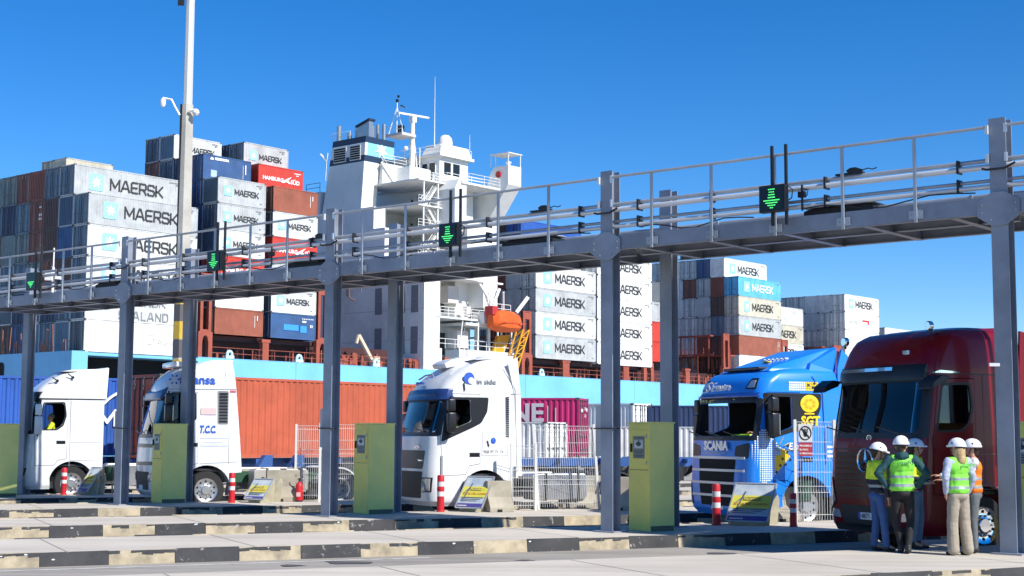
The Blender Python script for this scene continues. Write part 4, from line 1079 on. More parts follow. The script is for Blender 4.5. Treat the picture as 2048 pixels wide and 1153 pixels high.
# orange container behind the second and third truck
dO = R(43); sdO = V((sin(dO), cos(dO), 0)); rzO = math.atan2(sdO.y, sdO.x)
P0 = V((-12.0, 50.2, 0)); yard_container('long rust orange corrugated container behind the two middle trucks', P0, rzO, 12.19, H9, 'orange', 1.14, trl='dark trailer chassis under the long rust orange container', tr=chas)
# blue container at far left with white lettering
P1 = V((-22.1, 50.7, 0)); c = yard_container('cobalt blue container with white star arc and lettering at far left', P1, math.atan2(.55,1), 12.19, H9, 'cobalt', 1.16, trl='blue trailer chassis under the cobalt blue container')
me = stroke_mesh('MAERSK', .52, .12, .28, .012, 1.0, let_white); obj('lettering', me, c, mtx=side_frame(7.85, 1.15, -.003))
b = MB(); pts = [(9.65+1.9*cos(R(a)), -.012, 1.25+1.35*sin(R(a))) for a in range(30, 151, 8)]; b.tube(pts, .06, 5); b.build('logo', let_white, c)
# magenta container end-on to the right
P2 = yz(1158, 880, 70); e_ang = R(180-9)
a_ = math.atan2(-.12, 1)+pi    # container long axis runs left and slightly away
ax = V((-cos(R(13)), sin(R(13))*.35, 0)).normalized(); rzM = math.atan2(ax.y, ax.x)+pi
def endcont(label, px, d, col, topy, boty, ang, Lc=12.19, mk=False, kind=None, H=None):
    """container whose right-hand end shows; px = pixel column of its near right corner"""
    base = yz(px, boty, d).z; top = yz(px, topy, d).z
    ax = V((-cos(R(ang)), sin(R(ang)), 0))        # towards its left end
    o = yz(px, boty, d); o = V((o.x, o.y, 0))
    t = container((o.x+ax.x*Lc, o.y+ax.y*Lc, base), math.atan2(-ax.y, -ax.x), Lc, H9, col, label, None, plain=False, group='containers in the yard')
    for ch in kids(t):
        if ch.name.startswith(('door', 'end_panel')):
            y = ch.location.y; ch.rotation_euler = (0,0,pi); ch.location = (Lc-.032, y+1.12, 0)
    return t
c = endcont('magenta container with grey block letters behind the third truck', 1158, 72, 'magenta', 799, 915, 14)
me = text_mesh('ONE', 1.22, .035, .01, 1.1); mm = me.copy(); mm.materials.clear(); mm.materials.append(mat('lettering_mid_grey', (.5,.48,.5), .6)); obj('lettering', mm, c, mtx=side_frame(7.6, 1.75, -.003))
b = MB(); 
for (x, z, h) in ((10.6,1.3,1.2),(11.0,1.7,.7),(11.1,.9,.25)): b.box(x, x+.05, -.01, -.003, z, z+h)
b.build('marking', let_faint, c)
b = MB(); b.use(let_white)
for (y, z) in ((.35,2.2),(.75,2.2),(1.4,2.3),(1.8,2.25),(1.4,1.95)): b.box(12.19, 12.2, y, y+.3, z, z+.16)
b.build('marking', None, c)
trailer('container_trailer', 'dark trailer chassis under the magenta container', (c.location.x, c.location.y, 0), c.rotation_euler.z, 12.19, chas, c.location.z-.02)
c = endcont('dark navy container with white letters left of the blue truck', 1728, 84, 'navy', 828, 915, 3)
me = text_mesh('CMA CGM', .66, .018, .01, 1.05); mm = me.copy(); mm.materials.clear(); mm.materials.append(let_white); obj('lettering', mm, c, mtx=side_frame(.22, 1.15, -.003))
b = MB(); b.tube([(1.4+1.2*(q/8), -.012, .55+.12*math.sin(q*.4)) for q in range(9)], .07, 5); b.build('logo', let_white, c)
c1 = yz(1266, 915, 92)
for (px, d, nm, col, ty, by, ang, Lc) in ((1266, 92, 'tall white container right of the third gantry column', 'white', 806, 900, 35, 6.06), (1092, 66, 'white box body behind the wire fence right of the third truck', 'white', 867, 925, 25, 6.06), (1045, 78, 'pale grey box body behind the leaning fence post', 'pale grey', 867, 925, 20, 6.06), (1395, 75, 'light grey box body behind the green cabinet left of the blue truck', 'pale grey', 868, 925, 15, 6.06)):
    c = endcont(nm, px, d, col, ty, by, ang, Lc)
    # box trucks behind show only a lower container-sized body
    if ty > 850: c.scale = (1, 1, .62); c.location.z = yz(px, 925, d).z
    trailer('container_trailer', 'chassis under the '+nm.replace('behind the wire fence right of the third truck','behind the wire fence').replace(' right of the third gantry column',' by the third column').replace('behind the green cabinet left of the blue truck','left of the blue truck'), (c.location.x, c.location.y, 0), c.rotation_euler.z, Lc, chas, max(.9, c.location.z-.02))
for i, (x, y, nm) in enumerate(((14, 62, 'blue flatbed chassis parked behind the wire fence'), (5.5, 58, 'blue empty trailer chassis between the white truck and the fence'))):
    trailer('flatbed_trailer', nm, (x-9, y, 0), R(8), 11, chas, 1.15, 'empty trailers')
# ---------------------------------------------------------------- trucks
# local axes: x forward (front bumper at 0), y towards the camera side, z up
def ring(z, xf, hw, rf, xr, inset=0.0, crown=.06, rr=.05):
    hw -= inset; xf -= inset; xr += inset; rf = max(.03, rf-inset*.5); P = []
    for q in range(4): a = R(180-q*30); P.append((xr+rr+cos(a)*rr, hw-rr+sin(a)*rr, z))
    P.append((xr+(xf-rf-xr)*.5, hw, z))
    for q in range(9):
        a = R(90-q*11.25); P.append((xf-rf+cos(a)*rf-0, hw-rf+sin(a)*rf, z))
    n = 7
    for q in range(1, n):
        y = (hw-rf)*(1-2*q/n); P.append((xf+crown*(1-(y/(hw-rf))**2), y, z))
    for q in range(9):
        a = R(0-q*11.25); P.append((xf-rf+cos(a)*rf, -hw+rf+sin(a)*rf, z))
    P.append((xr+(xf-rf-xr)*.5, -hw, z))
    for q in range(4): a = R(-90-q*30); P.append((xr+rr+cos(a)*rr, -hw+rr+sin(a)*rr, z))
    return P
def densify(sec, n=4):
    out = []
    for i in range(len(sec)-1):
        p0 = sec[max(0, i-1)]; p1 = sec[i]; p2 = sec[i+1]; p3 = sec[min(len(sec)-1, i+2)]
        for k in range(n):
            t = k/n; row = []
            for a, b_, c, d in zip(p0, p1, p2, p3):
                row.append(b_+(c-b_)*t if True and abs(p1[0]-p2[0]) < 1e-6 else 0.5*((2*b_)+(-a+c)*t+(2*a-5*b_+4*c-d)*t*t+(-a+3*b_-3*c+d)*t**3))
            row[0] = p1[0]+(p2[0]-p1[0])*t
            out.append(tuple(row))
    out.append(sec[-1]); return out
def cab_loft(sp, inset=0.0, z0=None, z1=None, name='l'):
    S = [s for s in sp['dense'] if (z0 is None or s[0] >= z0-1e-4) and (z1 is None or s[0] <= z1+1e-4)]
    b = MB(); rg = []
    for i, s in enumerate(S):
        z = s[0]
        if inset > 0 and i == 0: z += inset
        if i == len(S)-1: z -= inset
        rg.append(ring(z, s[1], s[2], s[3], s[4] if len(s) > 4 else -2.3, inset, sp.get('crown', .06)))
    b.loft(rg); return b.mesh(name)
def prism_me(poly, a, b_, axis): b = MB(); b.prism(poly, a, b_, axis); return b.mesh('p')
def sec_at(sec, z):
    for a, c in zip(sec, sec[1:]):
        if a[0] <= z <= c[0]: t_ = (z-a[0])/(c[0]-a[0]); return [p+(q-p)*t_ for p, q in zip(a, c)]
    return sec[-1]
def front_x(sec, z, y, crown=.06):
    _, xf, hw, rf = sec_at(sec, z)[:4]; y = abs(y); w = hw-rf
    if y <= w: return xf+crown*(1-(y/w)**2)
    return xf-rf+math.sqrt(max(0, rf*rf-(y-w)**2))
def mark_interior(me, m_, x0=-1.1, z0=2.3):
    me.materials.append(m_)
    for p in me.polygons:
        c = p.center; v = V((c.x-x0, c.y, (c.z-z0)*.6))
        if p.normal.dot(v) < -.02 and c.z > .98: p.material_index = 1
    return me
def scale_poly(poly, d):
    cx = sum(p[0] for p in poly)/len(poly); cy = sum(p[1] for p in poly)/len(poly); out = []
    for x, y in poly:
        r = math.hypot(x-cx, y-cy); out.append((x+(x-cx)/r*d, y+(y-cy)/r*d))
    return out
def rounded(poly, r=.06, n=3):
    out = []; m_ = len(poly)
    for i, p in enumerate(poly):
        a = V((*poly[i-1], 0)); c = V((*poly[(i+1) % m_], 0)); p = V((*p, 0))
        rr_ = min(r, (a-p).length*.4, (c-p).length*.4)
        u = p+(a-p).normalized()*rr_; w = p+(c-p).normalized()*rr_
        for k in range(n+1):
            t = k/n; q = u*(1-t)**2+p*2*t*(1-t)+w*t*t; out.append((q.x, q.y))
    return out
def shell(sp, o, i, name='s'): return boolean(cab_loft(sp, o), [cab_loft(sp, i)])
def finish(me, m_, smooth=True):
    me.materials.clear(); me.materials.append(m_)
    me.polygons.foreach_set('material_index', [0]*len(me.polygons))
    me.polygons.foreach_set('use_smooth', [smooth]*len(me.polygons))
    if smooth:
        try: me.set_sharp_from_angle(angle=R(28))
        except Exception: pass
    return me
def patch(sp, poly, axis, m_, name, parent, cuts=(), out=.004, side=1, rnd_=.05):
    poly = rounded(poly, rnd_) if rnd_ else poly
    sh = boolean(cab_loft(sp, -out), [cab_loft(sp, .003)])
    pr = prism_me(poly, *( (.5, 1.6) if (axis == 'y' and side > 0) else (-1.6, -.5) if axis == 'y' else (-1.0, .6)), axis)
    me = boolean(sh, [pr], 'INTERSECT')
    if cuts: me = boolean(me, [prism_me(rounded(c, rnd_) if rnd_ else c, -2 if axis == 'y' else -1.5, 2, axis) for c in cuts])
    finish(me, m_); return obj(name, me, parent)
int_m = mat('cab_interior', (.035,.035,.04), .8); seat_m = mat('seat_fabric', (.05,.05,.06), .9)
blk = mat('black_trim', (.012,.012,.014), .35); blk2 = mat('black_plastic_rough', (.025,.025,.027), .6)
lampg = mat('headlamp_glass', (.55,.57,.6), .08, .6); chrome = mat('chrome', (.8,.8,.8), .12, 1.0); alu = mat('tank_aluminium', (.6,.6,.6), .35, .8, dirt=.2, dscale=2)
glass = glass_mat('window_glass', (.62,.68,.70)); glass_d = glass_mat('window_glass_dark', (.25,.30,.33))
plate_m = mat('plate_white', (.75,.76,.78), .5); plate_b = mat('plate_blue', (.02,.08,.45), .5)
vest_y = mat('fluo_yellow', (.55,.80,.03), .6, emit=0)
FWD = -LD
def truck(sp):
    P = lane(0, sp['n'])
    t = thing('truck', sp['label'], 'truck', tuple(lane(sp['a'], sp['n'], 0)-LN*1.25), math.atan2(FWD.y, FWD.x), 'tractor units queued in the gate lanes')
    paint = sp['paint']; sp['dense'] = densify(sp['sec'])
    wx = sp.get('wx', -1.4); win = rounded(sp['side_win'], .07); ws = rounded(sp['wind'], .09)
    zt = sp['sec'][-1][0]
    arch = [(wx-.66, -1), (wx-.66, .5)]+[(wx+.66*cos(R(a)), .5+.66*sin(R(a))*1.0) for a in range(170, 5, -11)]+[(wx+.62, .5), (wx+.58, -1)]
    base = boolean(cab_loft(sp), [cab_loft(sp, .05, .9)])
    base = boolean(base, [prism_me(ws, -.9, .7, 'x'), prism_me(win, -2, 2, 'y')])
    cut = [prism_me(arch, .45, 2, 'y'), prism_me(arch, -2, -.45, 'y'), prism_me([(-3, -1), (wx-.6, -1), (wx-.6, .62), (wx-.72, .95), (-3, 1.02)], -2, 2, 'y')]
    for c in cut: base = boolean(base, [c])
    door = sp['door']
    body = boolean(base, [prism_me(door, .9, 2, 'y')])
    dm = boolean(base, [prism_me(scale_poly(door, -.014), .9, 2, 'y')], 'INTERSECT')
    obj('body', mark_interior(finish(body, paint), int_m), t); d_o = obj('door', mark_interior(finish(dm, sp.get('door_paint', paint)), int_m), t)
    # glass
    gs = shell(sp, .014, .024)
    g = boolean(gs, [prism_me(ws, -.9, .7, 'x')], 'INTERSECT'); obj('windscreen', finish(g, sp.get('ws_glass', glass)), t)
    if sp.get('near_glass', True):
        g = boolean(shell(sp, .014, .024), [prism_me(win, .5, 2, 'y')], 'INTERSECT'); obj('window', finish(g, sp.get('sd_glass', glass)), d_o)
    g = boolean(shell(sp, .014, .024), [prism_me(win, -2, -.5, 'y')], 'INTERSECT'); obj('window', finish(g, sp.get('sd_glass', glass)), t)
    # black borders
    z0w = min(p[1] for p in sp['wind']); z1w = max(p[1] for p in sp['wind'])
    patch(sp, [(-1.232, z0w-.1), (1.232, z0w-.1), (1.205, z1w+.08), (-1.205, z1w+.08)], 'x', sp.get('ws_trim', blk), 'windscreen_surround', t, cuts=[sp['wind']], out=.003)
    if sp.get('frame_poly'): patch(sp, sp['frame_poly'], 'y', blk, 'window_surround', t, cuts=[sp['side_win']])
    # cab interior
    b = MB(); b.box(-.95, -.25, -1.12, 1.12, z0w-.55, z0w-.12); b.box(-.6, -.3, -1.1, 1.1, z0w-.14, z0w-.04); b.box(-2.2, -.3, -1.15, 1.15, 1.02, 1.08); b.build('dashboard', int_m, t)
    b = MB()
    for y in (.6, -.6):
        b.box(-1.75, -1.25, y-.25, y+.25, z0w-.5, z0w-.3); b.box(-1.85, -1.68, y-.25, y+.25, z0w-.35, z0w+.42); b.box(-1.83, -1.73, y-.13, y+.13, z0w+.44, z0w+.66)
    b.build('seat', seat_m, t, bevel=.03)
    b = MB(); cx, cz = -.92, z0w-.02; pts = [(cx+.1*sin(R(a)), .6+.23*cos(R(a)), cz+.2*sin(R(a))) for a in range(0, 360, 24)]; b.tube(pts, .016, 6, closed=True); b.bar((cx, .38, cz), (cx, .82, cz), .03); b.bar((cx, .6, cz), (cx+.25, .6, cz-.2), .05); b.build('steering_wheel', blk, t)
    # wipers
    b = MB()
    for y in (.75, .05, -.65): b.bar((-.02, y, z0w-.02), (.015, y-.55, z0w+.1), .02)
    b.build('wiper', blk, t)
    # wheels and chassis
    for y, s in ((1.07, 1), (-1.07, -1)): wheel(t, wx, y, .5, .5, .3, s, True, sp.get('chrome', False), 'front_wheel')
    for y, s in ((.95, 1), (-.95, -1)): wheel(t, -5.1, y, .5, .5, .55, s, False, sp.get('chrome', False), 'rear_wheel')
    b = MB()
    for y in (.42, -.42): b.box(-6.1, -.3, y-.04, y+.04, .68, .96)
    for x in (-6.05, -5.1, -3.8, -2.5): b.box(x-.06, x+.06, -.4, .4, .72, .9)
    b.bar((wx, -.95, .5), (wx, .95, .5), .12); b.bar((-5.1, -.8, .5), (-5.1, .8, .5), .16); b.box(-1.6, -.4, -.45, .45, .55, 1.0); b.build('chassis', sp.get('chassis', blk2), t)
    b = MB(); b.box(-5.6, -4.6, -.45, .45, .98, 1.06); b.build('fifth_wheel', blk2, t)
    b = MB()
    for s in (1, -1):
        b.prism([(-4.15, .42), (-2.75, .42), (-2.7, .5), (-2.7, 1.0), (-2.78, 1.06), (-4.15, 1.06), (-4.22, .98), (-4.22, .5)], s*.62, s*1.2, 'y')
    b.build('fuel_tank', sp.get('tank', alu), t, bevel=.03)
    b = MB(); b.box(-4.0,-3.94,.6,1.215,.4,1.075); b.box(-3.1,-3.04,.6,1.215,.4,1.075); b.build('tank_strap', blk2, t)
    b = MB()
    for s in (1, -1):
        pts = [(-5.1+.6*cos(R(a)), .5+.6*sin(R(a))) for a in range(15, 166, 15)]; pts2 = [(-5.1+.56*cos(R(a)), .5+.56*sin(R(a))) for a in range(165, 14, -15)]
        b.prism(pts+pts2, s*.66, s*1.24, 'y')
        b.prism([(wx-.6, .35), (wx-.67, .9), (wx-.74, .9), (wx-.66, .35)], s*.85, s*1.24, 'y')
    b.build('mudguard', sp.get('guard', blk2), t)
    b = MB()
    for i in range(3): b.box(wx-1.05+.1*i, wx-.7, .75, 1.2-.06*i, .34+.22*i, .38+.22*i)
    b.build('steps', blk2, t)
    # mirrors
    mx, mz0, mz1, mc = sp.get('mirror', (-.28, 1.95, 2.85, blk))
    for s in (1, -1):
        if sp.get('camwing'):
            b = MB(); b.prism([(-.38,3.0),(-.2,3.02),(-.02,2.9),(.02,2.78),(-.12,2.84),(-.3,2.9)], min(s*1.26, s*1.62), max(s*1.26, s*1.62), 'y'); b.build('mirror_camera', blk, t, bevel=.02); continue
        b = MB(); b.box(mx-.1, mx+.1, s*1.36 if s > 0 else -1.56, 1.56 if s > 0 else -1.36, mz0, mz0+(mz1-mz0)*.6); b.box(mx-.09, mx+.09, 1.37 if s > 0 else -1.55, 1.55 if s > 0 else -1.37, mz0+(mz1-mz0)*.63, mz1)
        me_o = b.build('mirror', mc, t, bevel=.035, smooth=True, ang=60)
        b = MB(); b.tube([(mx-.05, s*1.18, mz1-.02), (mx, s*1.45, mz1+.05), (mx, s*1.45, mz0-.04), (mx-.05, s*1.2, mz0+.02)], .025, 6); b.build('mirror_arm', blk, me_o)
        b = MB(); y0 = 1.38 if s > 0 else -1.54; b.box(mx-.108, mx-.101, y0, y0+.16, mz0+.03, mz0+(mz1-mz0)*.57); b.build('mirror_glass', chrome, me_o)
    # headlamps and number plate
    for s in (1, -1):
        b = MB(); zl = sp.get('lamp_z', .72)
        pts = [(s*y, z) for y, z in sp.get('lamp', [(.78,.0),(1.16,.02),(1.2,.24),(.82,.2)])]
        pts = [(y, z+zl) for y, z in pts]
        prm = prism_me(pts, -.6, .5, 'x'); me = boolean(boolean(cab_loft(sp, -.012), [cab_loft(sp, .003)]), [prm], 'INTERSECT'); h_o = obj('headlight', finish(me, blk), t)
        me = boolean(boolean(cab_loft(sp, -.018), [cab_loft(sp, -.0125)]), [prism_me(scale_poly(pts, -.035), -.6, .5, 'x')], 'INTERSECT'); obj('lens', finish(me, lampg), h_o)
    b = MB(); b.use(plate_m); b.box(.07, .082, -.26, .26, sp.get('plate_z', .5), sp.get('plate_z', .5)+.12); b.use(plate_b); b.box(.0815, .084, -.26, -.2, sp.get('plate_z', .5), sp.get('plate_z', .5)+.12)
    pl = b.build('number_plate', None, t)
    if sp.get('plate'): text(sp['plate'], pl, (.085, -.18, sp.get('plate_z', .5)+.02), (0,1,0), (0,0,1), blk, .12, 'lettering', bold=.002, ext=.001)
    # door handle
    hx, hz = sp.get('handle', (-1.1, 1.55)); b = MB(); b.box(hx-.14, hx+.12, 1.245, 1.257, hz-.05, hz+.05); b.use(blk2); b.box(hx-.11, hx+.09, 1.257, 1.275, hz-.0, hz+.03); b.mats = [blk, blk2] if len(b.mats) > 1 else [blk]; b.build('handle', None, d_o)
    return t, d_o
def slats(t, rows, m_, sec=None, out=.025, name='grille_bar'):
    for (y0, y1, z0, z1) in rows:
        b = MB(); n = 14; A = []
        for q in range(n+1):
            y = y0+(y1-y0)*q/n; xx = front_x(sec, (z0+z1)/2, y)+out
            A.append([(xx-.06, y, z0), (xx, y, z0+.004), (xx, y, z1-.004), (xx-.06, y, z1)])
        b.loft(A); b.build(name, m_, t)
actros = [(.34,-.10,1.19,.22),(.46,.0,1.24,.28),(.95,.02,1.25,.3),(1.5,-.02,1.25,.32),(1.72,-.05,1.25,.32),(2.75,-.24,1.235,.32),(3.0,-.28,1.23,.34),(3.3,-.40,1.21,.4),(3.6,-.72,1.16,.45),(3.76,-1.0,1.08,.4),(3.84,-1.3,.98,.3)]
WS_A = [(-1.13,2.06),(1.13,2.06),(1.11,2.92),(-1.11,2.92)]
SW_A = [(-.42,2.1),(-.46,2.3),(-.55,2.86),(-1.12,2.88),(-1.16,2.5),(-1.08,2.24),(-.92,2.12)]
DR_A = [(-.32,1.02),(-.30,1.9),(-.46,2.99),(-1.24,2.99),(-1.24,1.22),(-.98,1.18),(-.9,1.04)]
def roof_lamp(t, x, y, z):
    b = MB(); b.lathe([(.02,.05),(.07,.05),(.085,.03),(.085,-.03),(.04,-.06)], (x, y, z), 'x', 14); b.build('spot_lamp', chrome, t, smooth=True); b = MB(); b.bar((x, y, z-.13), (x, y, z), .03); b.build('lamp_bracket', blk, t)
# T1: white tractor at far left
w1 = mat('white_paint', (.78,.79,.80), .25, coat=.5, dirt=.10, dscale=1.1); w1b = mat('white_paint_cool', (.74,.76,.80), .3, coat=.4, dirt=.10, dscale=1.1)
def put(sp):
    return truck(sp)
t, dr = put(dict(n=-45.6, a=(V((-14.38,43.61,0)).dot(LD)), label='white high-roof truck at far left seen almost side-on', paint=w1, sec=actros, wind=WS_A, side_win=SW_A, door=DR_A,
    frame_poly=scale_poly(SW_A, .05), near_glass=False, mirror=(-.36,1.95,2.85,w1), handle=(-1.05,1.72)))
patch([None], [], 'x', None, '', None) if False else None
def actros_details(t, sp_sec, col, grille_m, bar_m, visor_m):
    sp = dict(sec=sp_sec, dense=densify(sp_sec)); b = MB()
    patch(sp, [(-.98,.98),(.98,.98),(.92,1.72),(-.92,1.72)], 'x', grille_m, 'grille', t)
    slats(t, [(-.9,.9,1.02+.12*i,1.06+.12*i) for i in range(4)], bar_m, sp_sec)
    patch(sp, [(-.72,.42),(.72,.42),(.8,.8),(-.8,.8)], 'x', blk2, 'bumper_grille', t)
    A_ = []
    for q in range(15):
        y = -1.14+2.28*q/14; x_ = front_x(sp_sec, 3.08, y); A_.append([(x_-.05,y,2.96),(x_+.06,y,2.95),(x_+.05,y,3.12),(x_-.0,y,3.22),(x_-.06,y,3.22)])
    b = MB(); b.loft(A_); b.build('sun_visor', visor_m, t, smooth=True)
    return sp
sp1 = actros_details(t, actros, w1, blk, blk2, blk)
patch(sp1, [(-.3,2.985),(-2.28,2.985),(-2.28,3.03),(-.3,3.03)], 'y', blk2, 'roof_seam', t, rnd_=0)
b = MB(); b.prism([(-1.0,3.84),(-2.3,3.86),(-2.32,3.95),(-1.35,3.9)], -1.0, 1.0, 'y'); b.hexa([(-2.36,1.0,3.0),(-1.4,1.06,3.72),(-1.4,1.1,3.7),(-2.36,1.22,3.0),(-2.42,.95,4.0),(-1.5,.95,3.86),(-1.5,1.05,3.84),(-2.42,1.12,3.96)]); b.build('roof_spoiler', w1, t, bevel=.02, smooth=True)
b = MB()
for (x, z) in ((-.9,3.55),(-1.35,3.66)): b.cyl((x,1.16,z),(x,1.24,z),.045,8); b.bar((x,1.2,z),(x+.15,1.24,z+.1),.03)
b.build('air_horn', blk, t)
b = MB(); b.bar((-1.32,1.252,1.0),(-1.32,1.252,2.97),.012); b.bar((-2.26,1.25,1.72),(-1.34,1.252,1.72),.01); b.bar((-1.34,1.252,1.18),(-2.26,1.25,1.2),.012); b.build('panel_joint', mat('joint_grey', (.3,.31,.33), .6), t)
# T2: white tractor with blue lettering
sec2 = [(.34,-.10,1.18,.2,-2.36),(.46,.0,1.24,.26,-2.36),(1.0,.03,1.25,.28,-2.36),(1.75,-.0,1.25,.3,-2.3),(1.95,-.04,1.25,.3,-2.28),(2.95,-.26,1.235,.3,-2.19),(3.15,-.29,1.23,.32,-2.17),(3.45,-.42,1.2,.38,-2.14),(3.72,-.72,1.14,.4,-2.11),(3.86,-1.05,1.05,.36,-2.1),(3.92,-1.35,.98,.3,-2.1)]
sp = dict(n=-39.1, a=V((-9.36,38.78,0)).dot(LD), label='white truck with blue T.C.C. lettering on its side and green cabinet before it', paint=w1b, sec=sec2,
    wind=[(-1.15,1.98),(1.15,1.98),(1.1,2.88),(-1.1,2.88)], side_win=[(-.36,2.32),(-.46,3.02),(-.98,3.02),(-1.0,2.4)], door=[(-.3,1.1),(-.26,1.9),(-.44,3.1),(-1.12,3.1),(-1.16,1.2),(-.95,1.15)],
    frame_poly=[(-.28,2.16),(-.4,3.08),(-1.08,3.08),(-1.1,2.36)], sd_glass=glass_d, mirror=(-.3,2.3,3.05,blk), chassis=chas_g, guard=mat('guard_light', (.55,.56,.56), .5), handle=(-1.0,1.7), tank=mat('tank_beige', (.45,.42,.38), .45, .3))
t, dr = put(sp)
patch(sp, [(-.8,.5),(.8,.5),(.86,.98),(-.86,.98)], 'x', blk2, 'grille', t); patch(sp, [(-1.15,1.12),(1.15,1.16),(1.15,1.26),(-1.15,1.22)], 'x', blk, 'grille_strip', t, rnd_=0)
patch(sp, [(-1.2,1.62),(1.2,1.62),(1.2,1.72),(-1.2,1.72)], 'x', blk, 'grille_strip', t, rnd_=0)
b = MB(); b.prism([(-.36,3.24),(-.2,3.1),(-.14,2.92),(-.18,2.88),(-.34,3.0)], -1.08, 1.08, 'y'); b.build('sun_visor', mat('visor_blue', (.04,.09,.22), .3), t, bevel=.015, smooth=True)
bl = mat('lettering_blue', (.02,.10,.50), .5)
text('T.C.C.', t, (-1.17,1.262,2.02), (-1,0,0), (0,0,1), bl, .27, bold=.012, shear=.25, sx=.62)
text('alcansa', t, (-.62,1.24,3.32), (-1,0,0), (0,0,1), bl, .34, bold=.008)
b = MB()
for a in range(6): b.bar((-.48+.08*cos(a*1.05),1.24,3.42+.08*sin(a*1.05)), (-.48+.14*cos(a*1.05),1.24,3.42+.14*sin(a*1.05)), .035)
b.build('logo', bl, t)
b = MB(); b.box(-1.95,-1.2,1.252,1.258,1.86,1.875); b.box(-1.8,-1.3,1.252,1.258,1.75,1.765); b.box(-1.95,-1.2,1.252,1.256,1.66,1.68); b.build('small_lettering', mat('lettering_soft_blue', (.3,.4,.6), .6), t)
b = MB()
for i in range(10): b.box(-1.92,-1.7,1.24,1.262,2.3+i*.082,2.35+i*.082)
b.build('side_vent', blk, t); patch(sp, [(-1.66,2.24),(-1.64,3.14),(-1.95,3.14),(-1.95,2.24)], 'y', mat('vent_grey', (.18,.19,.2), .6), 'vent_panel', t, out=.003)
b = MB(); b.box(-1.15,-.55,-.75,.75,3.78,3.93); b.build('roof_light_bar', w1, t, bevel=.05, smooth=True); b = MB(); b.prism([(-1.2,3.86),(-2.1,3.9),(-2.12,3.99),(-1.5,3.96)], -1.0, 1.0, 'y'); b.build('roof_spoiler', w1b, t, bevel=.02)
b = MB(); b.box(-1.62,-1.2,1.252,1.262,2.5,2.68); b.build('sticker', mat('sticker_pale', (.6,.45,.45), .6), t)
b = MB(); b.box(-2.14,-1.98,1.24,1.246,3.1,3.16); b.build('sticker', mat('sticker_red', (.45,.1,.12), .6), t)
b = MB(); b.bar((-1.2,1.254,1.2),(-2.28,1.25,1.25),.012); b.bar((-1.98,1.254,1.2),(-1.98,1.25,2.0),.012); b.bar((-.3,1.24,3.16),(-2.15,1.24,3.2),.012); b.bar((-1.9,1.22,3.3),(-1.84,1.17,3.75),.012); b.build('panel_joint', mat('joint_grey', (.3,.31,.33), .6), t)
b = MB()
for i in range(2):
    b.prism([(-3.3-i*.9,1.1),(-2.9-i*.9,1.1),(-3.1-i*.9,1.42),(-3.3-i*.9,1.42)], .5, .9, 'y')
b.build('coupling', chas, t)
# T3: white tractor with rounded high roof
sec3 = [(.30,-.12,1.16,.25),(.42,.0,1.24,.32),(1.0,.05,1.25,.34),(1.8,-.0,1.25,.34),(2.0,-.04,1.25,.34),(2.85,-.26,1.235,.34),(3.05,-.32,1.23,.38),(3.35,-.55,1.2,.46),(3.62,-.9,1.14,.5),(3.8,-1.25,1.05,.45),(3.88,-1.55,.96,.35)]
sp = dict(n=-32.6, a=V((-1.9,35.08,0)).dot(LD), label='white truck with rounded roof and in side lettering, in the middle lane', paint=w1, sec=sec3, crown=.09,
    wind=[(-1.15,2.06),(1.15,2.06),(1.12,2.8),(-1.12,2.8)], side_win=[(-.4,2.06),(-.5,2.84),(-1.02,2.84),(-1.04,2.32)], door=[(-.3,1.02),(-.24,2.0),(-.42,2.98),(-1.26,2.98),(-1.28,1.3),(-1.0,1.25),(-.9,1.04)],
    frame_poly=[(-.26,1.82),(-.42,2.9),(-1.5,2.9),(-1.46,2.55),(-1.3,2.28),(-1.1,2.18)], near_glass=False, mirror=(-.42,2.05,2.85,blk), handle=(-1.12,1.52), plate='9495 HJR', lamp_z=.62, lamp=[(.82,.0),(1.15,.02),(1.18,.36),(.86,.36)])
t, dr = put(sp)
patch(sp, [(-.86,1.18),(.86,1.18),(.92,1.62),(-.92,1.62)], 'x', blk, 'grille', t); slats(t, [(-.84,.84,1.36,1.40)], chrome, sec3)
patch(sp, [(-.74,.48),(.74,.48),(.86,1.12),(-.86,1.12)], 'x', blk2, 'lower_grille', t); slats(t, [(-.72,.72,.84,.9)], blk, sec3)
patch(sp, [(-1.24,2.84),(1.24,2.84),(1.2,3.1),(-1.2,3.1)], 'x', mat('visor_navy', (.02,.05,.18), .25), 'sun_visor', t, out=.05, rnd_=.03)
text('vecro', t, (.085,.36,1.66), (0,1,0), (0,0,1), chrome, .15, bold=.006, ext=.01)
text('in side', t, (-1.18,1.235,3.22), (-1,0,0), (0,0,1), let_grey, .2, bold=.003)
b = MB(); b.use(bl); b.lathe([(.02,.0),(.14,.0),(.14,.012),(.02,.012)], (-.98,1.228,3.36), 'y', 18); b.use(let_black); b.bar((-.86,1.25,3.06),(-.84,1.24,3.24),.03); b.use(w1); b.lathe([(.02,.013),(.08,.013),(.08,.02),(.02,.02)], (-1.03,1.228,3.3), 'y', 14); b.build('logo', None, t)
b = MB(); b.use(bl); b.ball((-1.62,1.255,1.86),.07,.01,.08); b.use(let_black); b.bar((-1.5,1.26,1.72),(-1.46,1.26,1.86),.03); b.build('logo', None, t)
text('958 97 71 74', t, (-1.36,1.258,1.56), (-1,0,0), (0,0,1), let_grey, .1)
